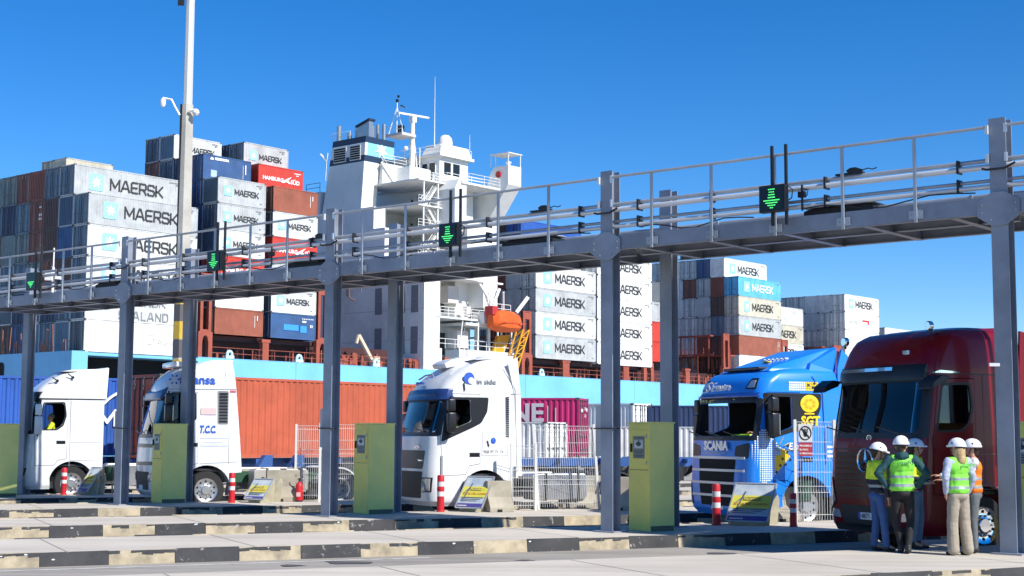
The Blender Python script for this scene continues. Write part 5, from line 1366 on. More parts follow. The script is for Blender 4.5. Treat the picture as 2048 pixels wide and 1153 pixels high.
b = MB(); b.tube([(-1.32,1.256,1.5),(-2.0,1.256,1.5),(-2.02,1.256,2.05),(-1.34,1.256,2.05)], .006, 4, closed=True); b.bar((-2.26,1.25,1.1),(-2.2,1.25,3.1),.014); b.bar((-2.2,1.25,3.1),(-1.9,1.19,3.7),.014); b.bar((-2.1,1.25,3.0),(-2.36,1.245,3.0),.014); b.bar((-.28,1.258,1.5),(-.28,1.258,1.05),.05); b.build('panel_joint', mat('joint_grey', (.3,.31,.33), .6), t)
b = MB(); b.prism([(-2.2,1.0),(-2.2,2.95),(-2.0,3.75),(-2.26,3.9),(-2.36,2.9),(-2.4,1.0)], 1.19, 1.245, 'y'); b.build('side_deflector', w1, t, bevel=.01)
b = MB()
for i in range(22): b.box(-2.04,-1.95,1.24,1.262,1.95+i*.045,1.975+i*.045)
b.build('side_vent', blk2, t)
b = MB(); b.prism([(-1.2,3.82),(-2.24,3.86),(-2.28,3.94),(-1.6,3.93)], -1.0, 1.0, 'y'); b.build('roof_spoiler', w1, t, bevel=.02, smooth=True)
b = MB(); b.prism([(-.72,3.62),(-.66,3.74),(-.85,3.84),(-1.5,3.98),(-1.55,3.8)], -.42, .42, 'y'); b.build('roof_cooler', w1b, t, bevel=.04, smooth=True)
b = MB(); b.tube([(-.34,-.45,3.36),(-.42,-.2,3.46),(-.44,.2,3.47),(-.38,.45,3.38)], .02, 6); b.build('roof_trim', mat('joint_grey', (.3,.31,.33), .6), t)
b = MB()
for y0, w in ((-.55,.12),(-.32,.22)): b.box(-.34,-.3,y0,y0+w,3.24,3.3)
b.build('roof_lettering', bl, t)
# T4: blue tractor
bp = mat('blue_paint', (.014,.22,.80), .28, coat=.4); bpd = mat('dark_blue_paint', (.01,.05,.3), .3, coat=.5)
sec4 = [(.30,-.10,1.17,.22),(.44,.02,1.24,.28),(1.0,.05,1.25,.3),(1.8,.0,1.25,.3),(2.0,-.03,1.25,.3),(2.8,-.2,1.24,.28),(2.95,-.22,1.24,.3),(3.2,-.32,1.22,.34),(3.36,-.52,1.17,.36),(3.44,-.9,1.1,.34),(3.47,-1.2,1.0,.3)]
sp = dict(n=-26.1, a=V((5.07,31.16,0)).dot(LD), label='bright blue truck with white lettering, yellow dice pattern and silver grille bars', paint=bp, sec=sec4,
    wind=[(-1.15,2.0),(1.15,2.0),(1.12,2.73),(-1.12,2.73)], side_win=[(-.5,2.02),(-.5,2.84),(-1.05,2.84),(-1.06,2.2)], door=[(-.42,1.04),(-.42,2.94),(-1.26,2.94),(-1.28,1.3),(-1.02,1.25),(-.92,1.06)],
    frame_poly=[(-.36,1.9),(-.34,2.92),(-1.82,2.92),(-1.8,2.6),(-1.56,2.1),(-1.1,2.1)], near_glass=False, mirror=(-.42,2.0,2.82,blk), handle=(-1.42,1.5), lamp_z=.5, lamp=[(1.0,.0),(1.2,.0),(1.22,.5),(1.08,.5)], plate_z=.42)
t, dr = put(sp)
patch(sp, [(-1.12,1.86),(-.7,1.78),(-.66,1.58),(-1.1,1.52)], 'x', blk, 'air_intake', t); patch(sp, [(1.12,1.86),(.7,1.78),(.66,1.58),(1.1,1.52)], 'x', blk, 'air_intake', t)
patch(sp, [(-.62,.5),(.62,.5),(.72,1.5),(-.72,1.5)], 'x', voidm, 'grille', t)
slats(t, [(-1.02,1.02,1.50-.27*i,1.56-.27*i) for i in range(4)], mat('grille_silver', (.62,.64,.68), .3, .3), sec4)
text('SCANIA', t, (.1,-.43,1.70), (0,1,0), (0,0,1), mat('lettering_silver', (.8,.8,.82), .3, .3), .26, bold=.014, ext=.012)
b = MB()
for i in range(12): b.box(.098,.104,-.36+i*.065,-.325+i*.065,1.62,1.645)
b.build('small_lettering', let_faint, t)
A_ = []
for q in range(15):
    y = -1.15+2.3*q/14; x_ = front_x(sec4, 2.88, y); A_.append([(x_-.04,y,2.85),(x_+.07,y,2.83),(x_+.07,y,2.86),(x_+.0,y,2.93),(x_-.05,y,2.93)])
b = MB(); b.loft(A_); b.build('sun_visor', bpd, t, smooth=True)
f_let = text('www.gruposgt.com', t, (front_x(sec4,2.78,.7)+.02,-1.0,2.745), (0,1,0), (0,0,1), mat('lettering_yellow', (.75,.72,.25), .5), .115, bold=.001, space=1.6)
patch(sp, [(-1.12,2.71),(1.12,2.71),(1.12,2.84),(-1.12,2.84)], 'x', blk, 'windscreen_band', t, out=.002, rnd_=0)
text('S', t, (front_x(sec4,3.05,.5)+.03,-.84,2.98), (0,1,0), (0,0,1), let_white, .3, bold=.004, shear=.6, sx=1.3)
text('E', t, (front_x(sec4,3.05,.5)+.03,-.62,2.98), (0,1,0), (0,0,1), let_white, .28, bold=.004, shear=.5, sx=1.2)
text('matra', t, (front_x(sec4,3.05,.3)+.03,-.40,2.985), (0,1,0), (0,0,1), let_white, .25, bold=.006, shear=.3)
b = MB(); b.box(front_x(sec4,3.05,.7)+.015,front_x(sec4,3.05,.7)+.03,-.98,-.55,2.965,2.98); b.build('logo_line', let_white, t)
for s in (1, -1):
    pts = [(s*.72,3.0),(s*1.06,3.0),(s*1.02,3.24),(s*.8,3.24)]
    patch(sp, pts, 'x', blk, 'roof_lamp', t, out=.006, rnd_=.02); patch(sp, scale_poly(pts, -.06), 'x', lampg, 'lamp_lens', t, out=.009, rnd_=.02)
yl = mat('pattern_yellow', (.85,.58,.01), .5); wl = mat('pattern_white', (.72,.82,.85), .5); kl = mat('pattern_black', (.02,.02,.02), .5)
def side_y(z): return 1.2525
b = MB()       # halftone arrow
nx, nz = 21, 25
for i in range(nx):
    for j in range(nz):
        x = -.08-i*.046; z = 1.02+j*.046; ctr = 1.56
        lim = .58-max(0, (i-6))*.043
        if i < 4: lim = .28+i*.08
        if abs(z-ctr) > lim or lim <= 0: continue
        yel = i > 14 or (i > 11 and z < 1.58)
        y = 1.2525
        rfx = .3
        if x > -rfx: y = 1.2525-rfx+math.sqrt(max(0, rfx*rfx-(x+rfx)**2))+.002
        b.use(yl if yel else wl); s_ = .015 if not yel else .023
        b.box(x-s_, x+s_, y-.004, y+.004, z-s_, z+s_)
b.use(kl)
for (x, z) in ((-.78,1.52),(-.9,1.66),(-.72,1.38),(-.98,1.5),(-.62,1.24),(-.86,1.4),(-.92,1.8)): b.lathe([(.01,.0),(.03,.0),(.03,.008),(.01,.008)], (x,1.2525,z), 'y', 10)
b.build('halftone_pattern', None, t)
b = MB()
for i in range(14):
    for j in range(4):
        yel = i > 7; b.use(yl if yel else wl); x = -1.0-i*.055; z = 3.0+j*.05; b.box(x-.022, x+.022, 1.236, 1.245, z-.02, z+.02)
b.use(kl)
for (x, z) in ((-1.48,3.1),(-1.6,3.05),(-1.64,3.14)): b.lathe([(.01,0),(.03,0),(.03,.006),(.01,.006)], (x,1.245,z), 'y', 8)
b.build('halftone_pattern', None, t)
b = MB(); b.use(yl); b.ball((-1.5,1.258,2.7),.24,.006,.19,20); b.use(mat('pattern_ochre', (.55,.38,.01), .5)); 
for q in range(7): b.ball((-1.5+.12*cos(q*.9),1.265,2.7+.09*sin(q*.9)),.05,.003,.04,8)
b.build('logo', None, t)
text('SGT', t, (-1.27,1.262,2.24), (-1,0,0), (0,0,1), yl, .27, bold=.012); b = MB(); b.box(-1.62,-1.36,1.256,1.262,2.47,2.5); b.build('small_lettering', yl, t)
text('Ematra', t, (-.92,1.262,1.72), (-1,0,0), (0,0,1), let_white, .2, bold=.004, shear=.3); b = MB(); b.bar((-.62,1.26,1.7),(-.8,1.26,1.98),.035,.004); b.bar((-.62,1.26,1.7),(-1.5,1.26,1.7),.02,.004); b.use(yl); b.bar((-.82,1.262,1.8),(-.96,1.262,1.86),.06,.004); b.use(let_white); b.build('logo', None, t)
b = MB(); b.hexa([(-.62,.95,3.4),(-.62,-.95,3.4),(-2.3,-1.08,3.4),(-2.3,1.08,3.4),(-.9,.8,3.52),(-.9,-.8,3.52),(-2.3,-.95,3.95),(-2.3,.95,3.95)]); b.build('roof_spoiler', bp, t, bevel=.03, smooth=True)
b = MB(); b.hexa([(-1.6,1.0,3.42),(-2.3,1.05,3.42),(-2.3,1.12,3.42),(-1.6,1.12,3.42),(-1.7,.9,3.6),(-2.36,.95,3.97),(-2.36,1.1,3.93),(-1.7,1.05,3.58)]); b.prism([(-2.28,1.0),(-2.28,3.5),(-2.4,3.9),(-2.75,3.6),(-2.8,1.0)], 1.17, 1.23, 'y'); b.build('side_deflector', bp, t)
b = MB(); b.box(-.95,-.58,-.7,.7,3.44,3.5); b.build('roof_hatch', blk, t, bevel=.02)
b = MB(); b.use(let_white)
for i, c_ in enumerate((.0,.16,.32,.48,.64,.8)):
    b.box(-1.55,-1.45,-.45+c_,-.35+c_,3.71+.0,3.73)
b.use(yl); b.box(-1.3,-1.2,-.1,.15,3.64,3.66); b.build('roof_lettering', None, t)
b = MB(); b.bar((-1.9,1.258,1.4),(-1.85,1.258,2.9),.012); b.bar((-1.86,1.25,2.9),(-1.6,1.22,3.3),.012); b.build('panel_joint', bpd, t)
b = MB(); b.box(-.45,-.25,.1,.75,1.9,2.04); b.build('hi_vis_jacket', vest_y, t, bevel=.04)
b = MB()
for i in range(3): b.box(-2.2+.0,-1.95,1.252,1.258,1.55+i*.1,1.6+i*.1)
b.build('small_lettering', let_white, t)
# T5: dark red tractor
actros5 = [(.34,-.08,1.2,.22),(.5,.0,1.245,.26),(.95,.03,1.25,.28),(1.6,.0,1.25,.3),(2.05,-.05,1.25,.3),(3.0,-.22,1.24,.3),(3.2,-.25,1.24,.3),(3.5,-.36,1.22,.34),(3.7,-.50,1.19,.36),(3.82,-.72,1.12,.36),(3.88,-1.1,1.0,.3)]
rp = mat('deep_red_paint', (.17,.0015,.008), .3, coat=.3, spec=.25)
sp = dict(n=-19.45, a=V((6.81,24.58,0)).dot(LD), label='deep red high-roof truck with chrome wheel behind the group of people', paint=rp, sec=actros5,
    wind=WS_A, side_win=SW_A, door=DR_A, ws_glass=glass, sd_glass=glass_d, frame_poly=scale_poly(SW_A, .05), camwing=True, chrome=True, mirror=(-.34,1.9,2.9,blk), handle=(-1.05,1.6), plate='4871 LKC', lamp=[(.92,.0),(1.14,-.2),(1.22,.05),(1.16,.42),(1.05,.42)], lamp_z=.85, plate_z=.56)
t, dr = put(sp)
actros_details(t, actros5, rp, mat('grille_dark_red', (.04,.004,.006), .3), mat('grille_slat_dark', (.06,.01,.012), .3), blk)
slats(t, [(-.95,.95,1.02+.1*i,1.04+.1*i) for i in range(7)], rp, actros5, .03)
b = MB(); A_ = []
for q in range(9):
    y = -1.0+1.45*q/8; x_ = front_x(actros5, 3.15, y)+.045; A_.append([(x_,y,3.13),(x_+.018,y,3.13),(x_+.012,y,3.19),(x_-.006,y,3.19)])
b.loft(A_); b.build('visor_chrome_strip', chrome, t)
f_ = text('ACTROS PALETTI', t, (.135,-.9,2.945), (0,1,0), (0,0,1), let_faint, .07, space=1.6) if False else None
b = MB(); b.use(chrome); pts = [(.12,.0+.2*cos(R(a)),1.58+.2*sin(R(a))) for a in range(0,360,15)]; b.tube(pts, .018, 8, closed=True)
for a in (90, 210, 330):
    c = V((.115,0,1.58)); e = V((.115,.19*cos(R(a)),1.58+.19*sin(R(a)))); b.tube([c, e], [.03, .006], 6)
b.build('star_emblem', None, t, smooth=True)
b = MB(); b.tube([(.02,.06*cos(R(a)),1.97+.045*sin(R(a))) for a in range(0,360,30)], .012, 6, closed=True); b.ball((.02,0,1.97),.02,.02,.02,6); b.build('badge', chrome, t)
patch(dict(dense=densify(actros5)), [(-.34,3.06),(-.95,3.06),(-.93,3.1),(-.5,3.12)], 'y', chrome, 'side_trim', t, rnd_=0)
sp5 = dict(sec=actros5, dense=densify(actros5))
for z0_, z1_ in ((1.765,1.785),(.93,.95)): patch(sp5, [(-1.2,z0_),(1.2,z0_),(1.2,z1_),(-1.2,z1_)], 'x', blk, 'panel_gap', t, out=.002, rnd_=0)
patch(sp5, [(-1.15,.35),(1.15,.35),(1.15,.46),(-1.15,.46)], 'x', blk2, 'bumper_lip', t, rnd_=0)
for s in (-1, 1): patch(sp5, [(s*.8,.56),(s*1.08,.58),(s*1.08,.72),(s*.84,.70)], 'x', lampg, 'fog_lamp', t, rnd_=.02)
b = MB(); b.bar((-.3,1.251,1.02),(-.3,1.251,2.0),.01); b.bar((-.72,1.252,1.1),(-2.28,1.25,1.12),.01); b.bar((-.32,1.235,3.06),(-2.28,1.235,3.06),.02); b.bar((-1.42,1.25,1.1),(-1.42,1.24,3.05),.01); b.build('panel_joint', blk, t)
roof_lamp(t, -.5, 1.0, 3.88); roof_lamp(t, -.4, -1.16, 3.72)
b = MB(); b.bar((-.6,1.0,3.78),(-1.5,1.1,3.82),.03); b.bar((-.55,-.9,3.68),(-.62,.9,3.74),.03); b.build('roof_rail', blk, t)
b = MB(); b.box(-.315,-.285,.55,.72,3.4,3.47); b.build('marker_lamp', lampg, t)
b = MB(); b.hexa([(-1.5,1.02,3.7),(-2.35,1.1,3.7),(-2.35,1.18,3.4),(-1.5,1.14,3.4),(-1.7,.95,3.84),(-2.36,.98,3.9),(-2.36,1.08,3.88),(-1.7,1.04,3.82)]); b.prism([(-1.5,3.84),(-2.34,3.86),(-2.36,3.92),(-1.7,3.88)], -.98, .98, 'y'); b.build('roof_spoiler', rp, t, bevel=.01, smooth=True)
b = MB(); b.prism([(-2.26,1.0),(-2.26,3.0),(-2.3,3.84),(-2.5,3.8),(-2.62,1.0)], 1.2, 1.24, 'y'); b.build('side_deflector', rp, t)
b = MB(); pts = [(-1.4+.69*cos(R(a)), 1.255, .5+.69*sin(R(a))) for a in range(15, 166, 10)]; b.tube(pts, .018, 6); b.bar((-2.3,1.245,1.72),(-1.26,1.25,1.70),.012); b.build('arch_trim', mat('joint_red', (.2,.1,.1), .4), t)
b = MB(); b.ball((-.45,-.5,2.1),.05,.05,.08); b.ball((-.45,.1,2.12),.05,.04,.09); b.box(-.5,-.38,-.6,-.2,2.02,2.06); b.build('dashboard_ornament', mat('ornament_gold', (.5,.45,.25), .4), t)
# ---------------------------------------------------------------- people
from mathutils import noise as mnoise
def organic(parts, vox, m_, name, parent, folds=0.0, zone=None, smooth=6, seed=0, cut=None, **k):
    b = MB()
    for p in parts:
        if p[0] == 'e': b.ball(p[1], p[2][0], p[2][1], p[2][2], 16, p[3] if len(p) > 3 else None)
        else:
            a, c, r1, r2 = p; a = V(a); c = V(c)
            b.tube([a, c], [r1, r2], 12); b.ball(a, r1, n=12); b.ball(c, r2, n=12)
    me = b.mesh(name); o = bpy.data.objects.new('o', me); COL.objects.link(o)
    md = o.modifiers.new('r', 'REMESH'); md.mode = 'VOXEL'; md.voxel_size = vox
    ms = o.modifiers.new('s', 'SMOOTH'); ms.factor = .5; ms.iterations = smooth
    dg = bpy.context.evaluated_depsgraph_get(); me = bpy.data.meshes.new_from_object(o.evaluated_get(dg)); bpy.data.objects.remove(o)
    if folds:
        nr = [v.normal.copy() for v in me.vertices]
        for v, n_ in zip(me.vertices, nr):
            c = v.co; f = mnoise.noise(V((c.x*16+seed, c.y*16, c.z*7)))+.6*mnoise.noise(V((c.x*9+seed, c.y*9+c.z*14, c.z*22)))
            v.co = c+n_*f*folds
    if cut:
        bm = bmesh.new(); bm.from_mesh(me)
        for co, no in cut:
            bmesh.ops.bisect_plane(bm, geom=bm.verts[:]+bm.edges[:]+bm.faces[:], plane_co=co, plane_no=no, clear_outer=True)
        bm.to_mesh(me); bm.free()
    me.materials.clear(); ms_ = m_ if isinstance(m_, list) else [m_]
    for q in ms_: me.materials.append(q)
    if zone:
        for p in me.polygons: p.material_index = zone(p.center)
    me.polygons.foreach_set('use_smooth', [True]*len(me.polygons))
    me.name = name
    return obj(name, me, parent, **k)
skin = mat('skin', (.50,.27,.18), .5); hair_d = mat('hair_dark', (.03,.018,.012), .6, bump=.5, bscale=90); hair_b = mat('hair_blond', (.55,.37,.18), .55, bump=.6, bscale=90, dirt=.3, dscale=30)
hel = mat('helmet_white', (.80,.81,.84), .3, coat=.3); refl = mat('reflective_silver', (.26,.31,.32), .4, .1); lime = mat('fluo_lime', (.22,.72,.06), .65)
fyel = mat('fluo_yellow_fabric', (.62,.82,.02), .65); forg = mat('fluo_orange_fabric', (.95,.20,.01), .65); navyf = mat('navy_fabric', (.01,.014,.03), .8); teal = mat('teal_fabric', (.006,.055,.065), .8)
black_f = mat('black_fabric', (.012,.011,.013), .85); jean = mat('denim_blue', (.03,.09,.25), .8, dirt=.2, dscale=6); jean_l = mat('denim_pale', (.10,.17,.27), .8, dirt=.2, dscale=6); beige_f = mat('beige_cotton', (.36,.31,.24), .85, dirt=.12, dscale=5)
shirt = mat('pale_shirt', (.36,.40,.52), .7); shirt_w = mat('white_shirt', (.72,.73,.76), .7); greyf = mat('grey_fabric', (.12,.13,.14), .85); shoe = mat('shoe_dark', (.02,.018,.018), .6); shoe_r = mat('shoe_red', (.35,.04,.05), .6); lips = mat('lips', (.38,.14,.12), .5); eye_m = mat('eye_dark', (.02,.015,.012), .2)
def hand_parts(w, d, up_, curl=.5, s=1.0, thumb=1):
    """w wrist, d direction of the hand, up_ back-of-hand normal; five separate fingers"""
    w = V(w); d = V(d).normalized(); u = V(up_); u = (u-d*u.dot(d)).normalized(); r = d.cross(u); P = []
    for q in (-.026, 0, .026): P.append((w+r*q*.6, w+d*.075+r*q, .017, .014))
    for i, ln in enumerate((.062, .074, .070, .052)):
        o = w+d*.085+r*(-.030+.020*i); m1 = o+(d*cos(curl*.6)-u*sin(curl*.6))*ln*.55*s; m2 = m1+(d*cos(curl*1.5)-u*sin(curl*1.5))*ln*.5*s
        P += [(o, m1, .0092, .0085), (m1, m2, .0085, .0072)]
    o = w+d*.03+r*(-.030*thumb); m1 = o+(d*.6-r*.75*thumb-u*.25).normalized()*.04; m2 = m1+(d*.9-r*.2*thumb-u*.4).normalized()*.032
    P += [(o, m1, .012, .010), (m1, m2, .010, .008)]
    return P
def person(label, loc, rz, h, arms, legs, top, legs_m, vest=None, hair='short', hairm=None, leg_r=(.095,.068,.055), headyaw=0.0, headtilt=0.0, shoem=None, group='people in white helmets standing by the red truck', helmet=True, hand_dir=None, torso_zone=None, build=1.0, coll=None):
    t = thing('person', label, 'person', loc, rz, group); k = h/1.72; t.scale = (k*build, k*build, k)
    (eL, wL), (eR, wR) = arms; (kL, aL), (kR, aR) = legs
    SLp, SRp = V((-.185, -.01, 1.405)), V((.185, -.01, 1.405)); hd = hand_dir or (None, None)
    HR = MX.Translation(V((0, 0, 1.5))) @ MX.Rotation(headyaw, 4, 'Z') @ MX.Rotation(headtilt, 4, 'X') @ MX.Translation(V((0, 0, -1.5)))
    H_ = lambda x, y, z: HR @ V((x, y, z)); HM = HR.to_3x3().to_4x4()
    P = [('e', H_(0,.0,1.625), (.076,.094,.098), HM), ('e', H_(0,.035,1.555), (.058,.062,.065), HM), ('e', H_(0,.068,1.53), (.028,.024,.022), HM), ('e', H_(0,.102,1.582), (.012,.019,.022), HM), ('e', H_(.079,-.002,1.595), (.012,.022,.032), HM), ('e', H_(-.079,-.002,1.595), (.012,.022,.032), HM),
         ('e', H_(0,.092,1.545), (.024,.012,.010), HM), ((0,-.012,1.40), H_(0,.0,1.54), .056, .052)]
    P += [('e', (0,0,1.28), (.15,.095,.18)), ('e', (0,0,1.08), (.125,.085,.16)), ('e', (0,0,.95), (.15,.1,.1)), (SLp, SRp, .055, .055)]
    for S_, e, w, sg, dd in ((SLp, eL, wL, -1, hd[0]), (SRp, eR, wR, 1, hd[1])):
        e = V(e); w = V(w); P += [(S_, e, .048, .038), (e, w, .038, .025)]
        d = V(dd) if dd else (w-e)
        P += hand_parts(w, d, V((sg, .2, .3)) if dd is None else V((0,.1,1)), .5, 1.0, sg)
    for s_, kn, an in ((-.09, kL, aL), (.09, kR, aR)):
        P += [((s_,0,.9), kn, .078, .052), (kn, an, .052, .036), (an, V(an)+V((0,.12,-.05)), .035, .03)]
    organic(P, .0075, skin, 'body', t, smooth=3)
    for s_ in (-1, 1):
        b = MB(); b.ball(H_(s_*.03,.086,1.603), .013, .008, .009, 8); b.build('eye', eye_m, t, smooth=True)
    b = MB(); b.ball(H_(0,.103,1.545), .022, .005, .006, 8); b.build('mouth', lips, t, smooth=True)
    # trousers
    r0, r1, r2 = leg_r; P = [('e', (0,-.005,.96), (.158,.115,.085)), ('e', (0,-.02,.89), (.15,.12,.085))]
    for s_, kn, an in ((-.085, kL, aL), (.085, kR, aR)): P += [((s_,-.005,.88), kn, r0, r1), (kn, V(an)+V((0,0,-.01)), r1, r2)]
    organic(P, .011, legs_m, 'trousers', t, folds=.006, smooth=5, seed=h*9)
    for an in (aL, aR):
        an = V(an); b = MB(); organic([(an+V((0,-.02,-.045)), an+V((0,.02,-.05)), .045, .045), (an+V((0,.02,-.06)), an+V((0,.13,-.075)), .042, .034), (an+V((0,0,0)), an+V((0,0,-.04)), .05, .048)], .009, shoem or shoe, 'shoe', t, smooth=2)
    # top
    P = [('e', (0,0,1.30), (.185,.125,.17)), ('e', (0,0,1.12), (.162,.118,.2)), ('e', (0,0,.98), (.172,.128,.1)), (SLp+V((.02,0,-.01)), SRp+V((-.02,0,-.01)), .072, .072), ('e', (0,-.012,1.44), (.085,.07,.045))]
    if coll == 'hood': P += [('e', (0,-.07,1.455), (.115,.075,.075)), ('e', (0,.02,1.46), (.08,.07,.05))]
    for S_, e, w in ((SLp, eL, wL), (SRp, eR, wR)): P += [(S_, e, .068, .056), (e, V(e).lerp(V(w), .93), .056, .042)]
    organic(P, .011, top, 'jacket', t, folds=.012, zone=torso_zone, smooth=3, seed=h*5)
    if vest:
        P = [('e', (0,0,1.30), (.200,.148,.165)), ('e', (0,0,1.12), (.185,.142,.22)), ('e', (0,0,1.0), (.192,.152,.13)), ((-.115,-.01,1.42), (.115,-.01,1.42), .072, .072)]
        def vz(c):
            for z in (1.015, 1.145):
                if abs(c.z-z-.0) < .024: return 1
            return 0
        organic(P, .010, [vest, refl], 'vest', t, folds=.010, zone=vz, smooth=3, seed=h*3, cut=[((0,0,.93), (0,0,-1)), ((0,0,1.475), (0,0,1)), ((-.182,0,1.3), (-1,0,.05)), ((.182,0,1.3), (1,0,.05))])
    # hair and helmet
    if hair == 'long':
        organic([('e', H_(0,-.02,1.62), (.088,.1,.1), HM), (H_(0,-.05,1.6), H_(-.01,-.085,1.42), .085, .075), (H_(-.05,-.03,1.58), H_(-.06,-.05,1.38), .05, .035), (H_(.05,-.04,1.58), H_(.05,-.07,1.36), .05, .03)], .010, hairm, 'hair', t, folds=.008, smooth=2, cut=[(H_(0,.045,1.6), HM.to_3x3() @ V((0,1,.0)))])
    else:
        organic([('e', H_(0,-.022,1.63), (.084,.092,.092), HM), (H_(0,-.06,1.6), H_(0,-.045,1.53), .06, .05)] + ([(H_(0,-.09,1.56), H_(0,-.1,1.44), .03, .02)] if hair == 'tail' else []), .009, hairm, 'hair', t, folds=.003, smooth=2, cut=[(H_(0,.05,1.6), HM.to_3x3() @ V((0,1,.2)))])
    if helmet:
        b = MB(); rings = []
        for q in range(9):
            a = R(q*11); r = cos(a); zz = sin(a)
            rings.append([H_(.118*r*cos(2*pi*j/28), -.005+.142*r*sin(2*pi*j/28), 1.645+.125*zz) for j in range(28)])
        b.loft(rings)
        rg = []
        for (s_, dz) in ((1.0, .012), (1.03, .0), (1.0, -.014), (.9, -.006)):
            rg.append([H_(.122*s_*cos(2*pi*j/28), -.005+(.146*s_+(.045*max(0, sin(2*pi*j/28))**3 if s_ > .95 else 0))*sin(2*pi*j/28), 1.645+dz-.008*max(0, sin(2*pi*j/28))) for j in range(28)])
        b.loft(rg, caps=False)
        he = b.build('helmet', hel, t, smooth=True, ang=50)
        b = MB()
        for s_ in (-1, 1): c = H_(s_*.108,.0,1.685); b.ball(c, .01, .016, .016, 8)
        b.build('vent', blk, he)
        b = MB(); b.tube([H_(.1*cos(R(a)), -.005+.118*sin(R(a)), 1.618) for a in range(200, 341, 14)], .014, 6); b.ball(H_(0,-.128,1.61), .028,.016,.02, 8)
        b.tube([H_(.088,.02,1.64), H_(.07,.045,1.55), H_(.02,.06,1.505), H_(-.02,.06,1.505), H_(-.07,.045,1.55), H_(-.088,.02,1.64)], .006, 5); b.build('strap', blk2, he)
    return t
def pt(px, py): # island-level point
    return {'p1': (5.77,23.35), 'p2': (6.07,23.0), 'p3': (6.55,23.95), 'p4': (6.82,22.62), 'p5': (7.2,23.1)}[px]
IZ = .2
def z1(c):
    if c.z < 1.16 and abs(c.x) < .4:
        if abs(c.z-1.05) < .022: return 2
        return 1
    if abs(c.x) > .2 and abs(c.z-1.08) < .02: return 2
    return 0
q = pt('p1', 0)
person('short person in yellow and navy jacket facing right, leftmost of the helmeted group', (q[0], q[1], IZ), R(-78), 1.66,
    (((-.25,-.02,1.13),(-.23,.08,.88)), ((.25,.0,1.13),(.24,.08,.88))), (((-.10,.02,.5),(-.11,-.02,.1)), ((.10,.06,.5),(.12,.08,.1))), [fyel, navyf, refl], jean, hair='short', hairm=hair_d, headyaw=R(-12), headtilt=R(-14), torso_zone=z1, leg_r=(.088,.066,.058))
q = pt('p2', 0)
t2 = person('person seen from behind in teal hoodie and lime vest, hands on hips', (q[0], q[1], IZ), R(-6), 1.76,
    (((-.37,-.05,1.19),(-.21,.02,.98)), ((.37,-.05,1.19),(.22,.02,.98))), (((-.10,.05,.5),(-.03,.02,.1)), ((.12,.04,.5),(.05,-.14,.1))), teal, black_f, vest=lime, hair='short', hairm=hair_d, coll='hood', headyaw=R(-25), hand_dir=((.8,.35,-.35),(-.8,.35,-.35)), shoem=shoe, leg_r=(.092,.064,.046))
me = text_mesh('posafty', .085, .0015, .002, 1.0); mm = me.copy(); mm.materials.clear(); mm.materials.append(mat('lettering_green', (.02,.12,.06), .6))
for p_ in [t2]:
    o_ = obj('lettering', mm, p_, mtx=frame((-.09, -.168, 1.335), (1,0,0), (0,0,1)))
    b = MB(); b.tube([(-.13+.02*cos(R(a)), -.167, 1.36+.02*sin(R(a))) for a in range(0, 300, 30)], .004, 5); b.build('logo', mm.materials[0], p_)
q = pt('p3', 0)
person('person behind the lime vest in yellow jacket and pale jeans, facing right', (q[0], q[1], IZ), R(-122), 1.72,
    (((-.25,.02,1.14),(-.06,.2,1.08)), ((.25,.02,1.14),(.06,.22,1.05))), (((-.09,.03,.5),(-.09,.0,.1)), ((.09,.0,.5),(.09,-.04,.1))), [fyel, navyf, refl], jean_l, hair='tail', hairm=hair_d, headyaw=R(20), torso_zone=z1, leg_r=(.09,.062,.045), hand_dir=((.9,.3,.1),(-.9,.3,.1)))
q = pt('p4', 0)
t4 = person('blond person in lime vest and wide beige trousers, back turned to the camera', (q[0], q[1], IZ), R(22), 1.73,
    (((-.27,-.06,1.15),(-.21,.02,.93)), ((.27,-.02,1.15),(.24,.08,.92))), (((-.10,.02,.5),(-.11,.0,.1)), ((.11,.0,.5),(.13,-.04,.1))), shirt, beige_f, vest=lime, hair='long', hairm=hair_b, headyaw=R(12), leg_r=(.098,.086,.09))
mm2 = mm.copy(); mm2.materials.clear(); mm2.materials.append(mat('lettering_green_faint', (.12,.42,.08), .6)); obj('lettering', mm2, t4, mtx=frame((-.05, -.168, 1.335), (1,0,0), (0,0,1)))
q = pt('p5', 0)
person('person in orange vest half hidden behind the blond person, hands raised in talk', (q[0], q[1], IZ), R(78), 1.72,
    (((-.2,.2,1.15),(-.12,.46,1.12)), ((.2,.22,1.17),(.1,.48,1.18))), (((-.10,.02,.5),(-.1,.0,.1)), ((.1,.02,.5),(.1,.0,.1))), shirt_w, greyf, vest=forg, hair='short', hairm=hair_d, hand_dir=((.1,1,.05),(.0,1,.15)))
b = MB()
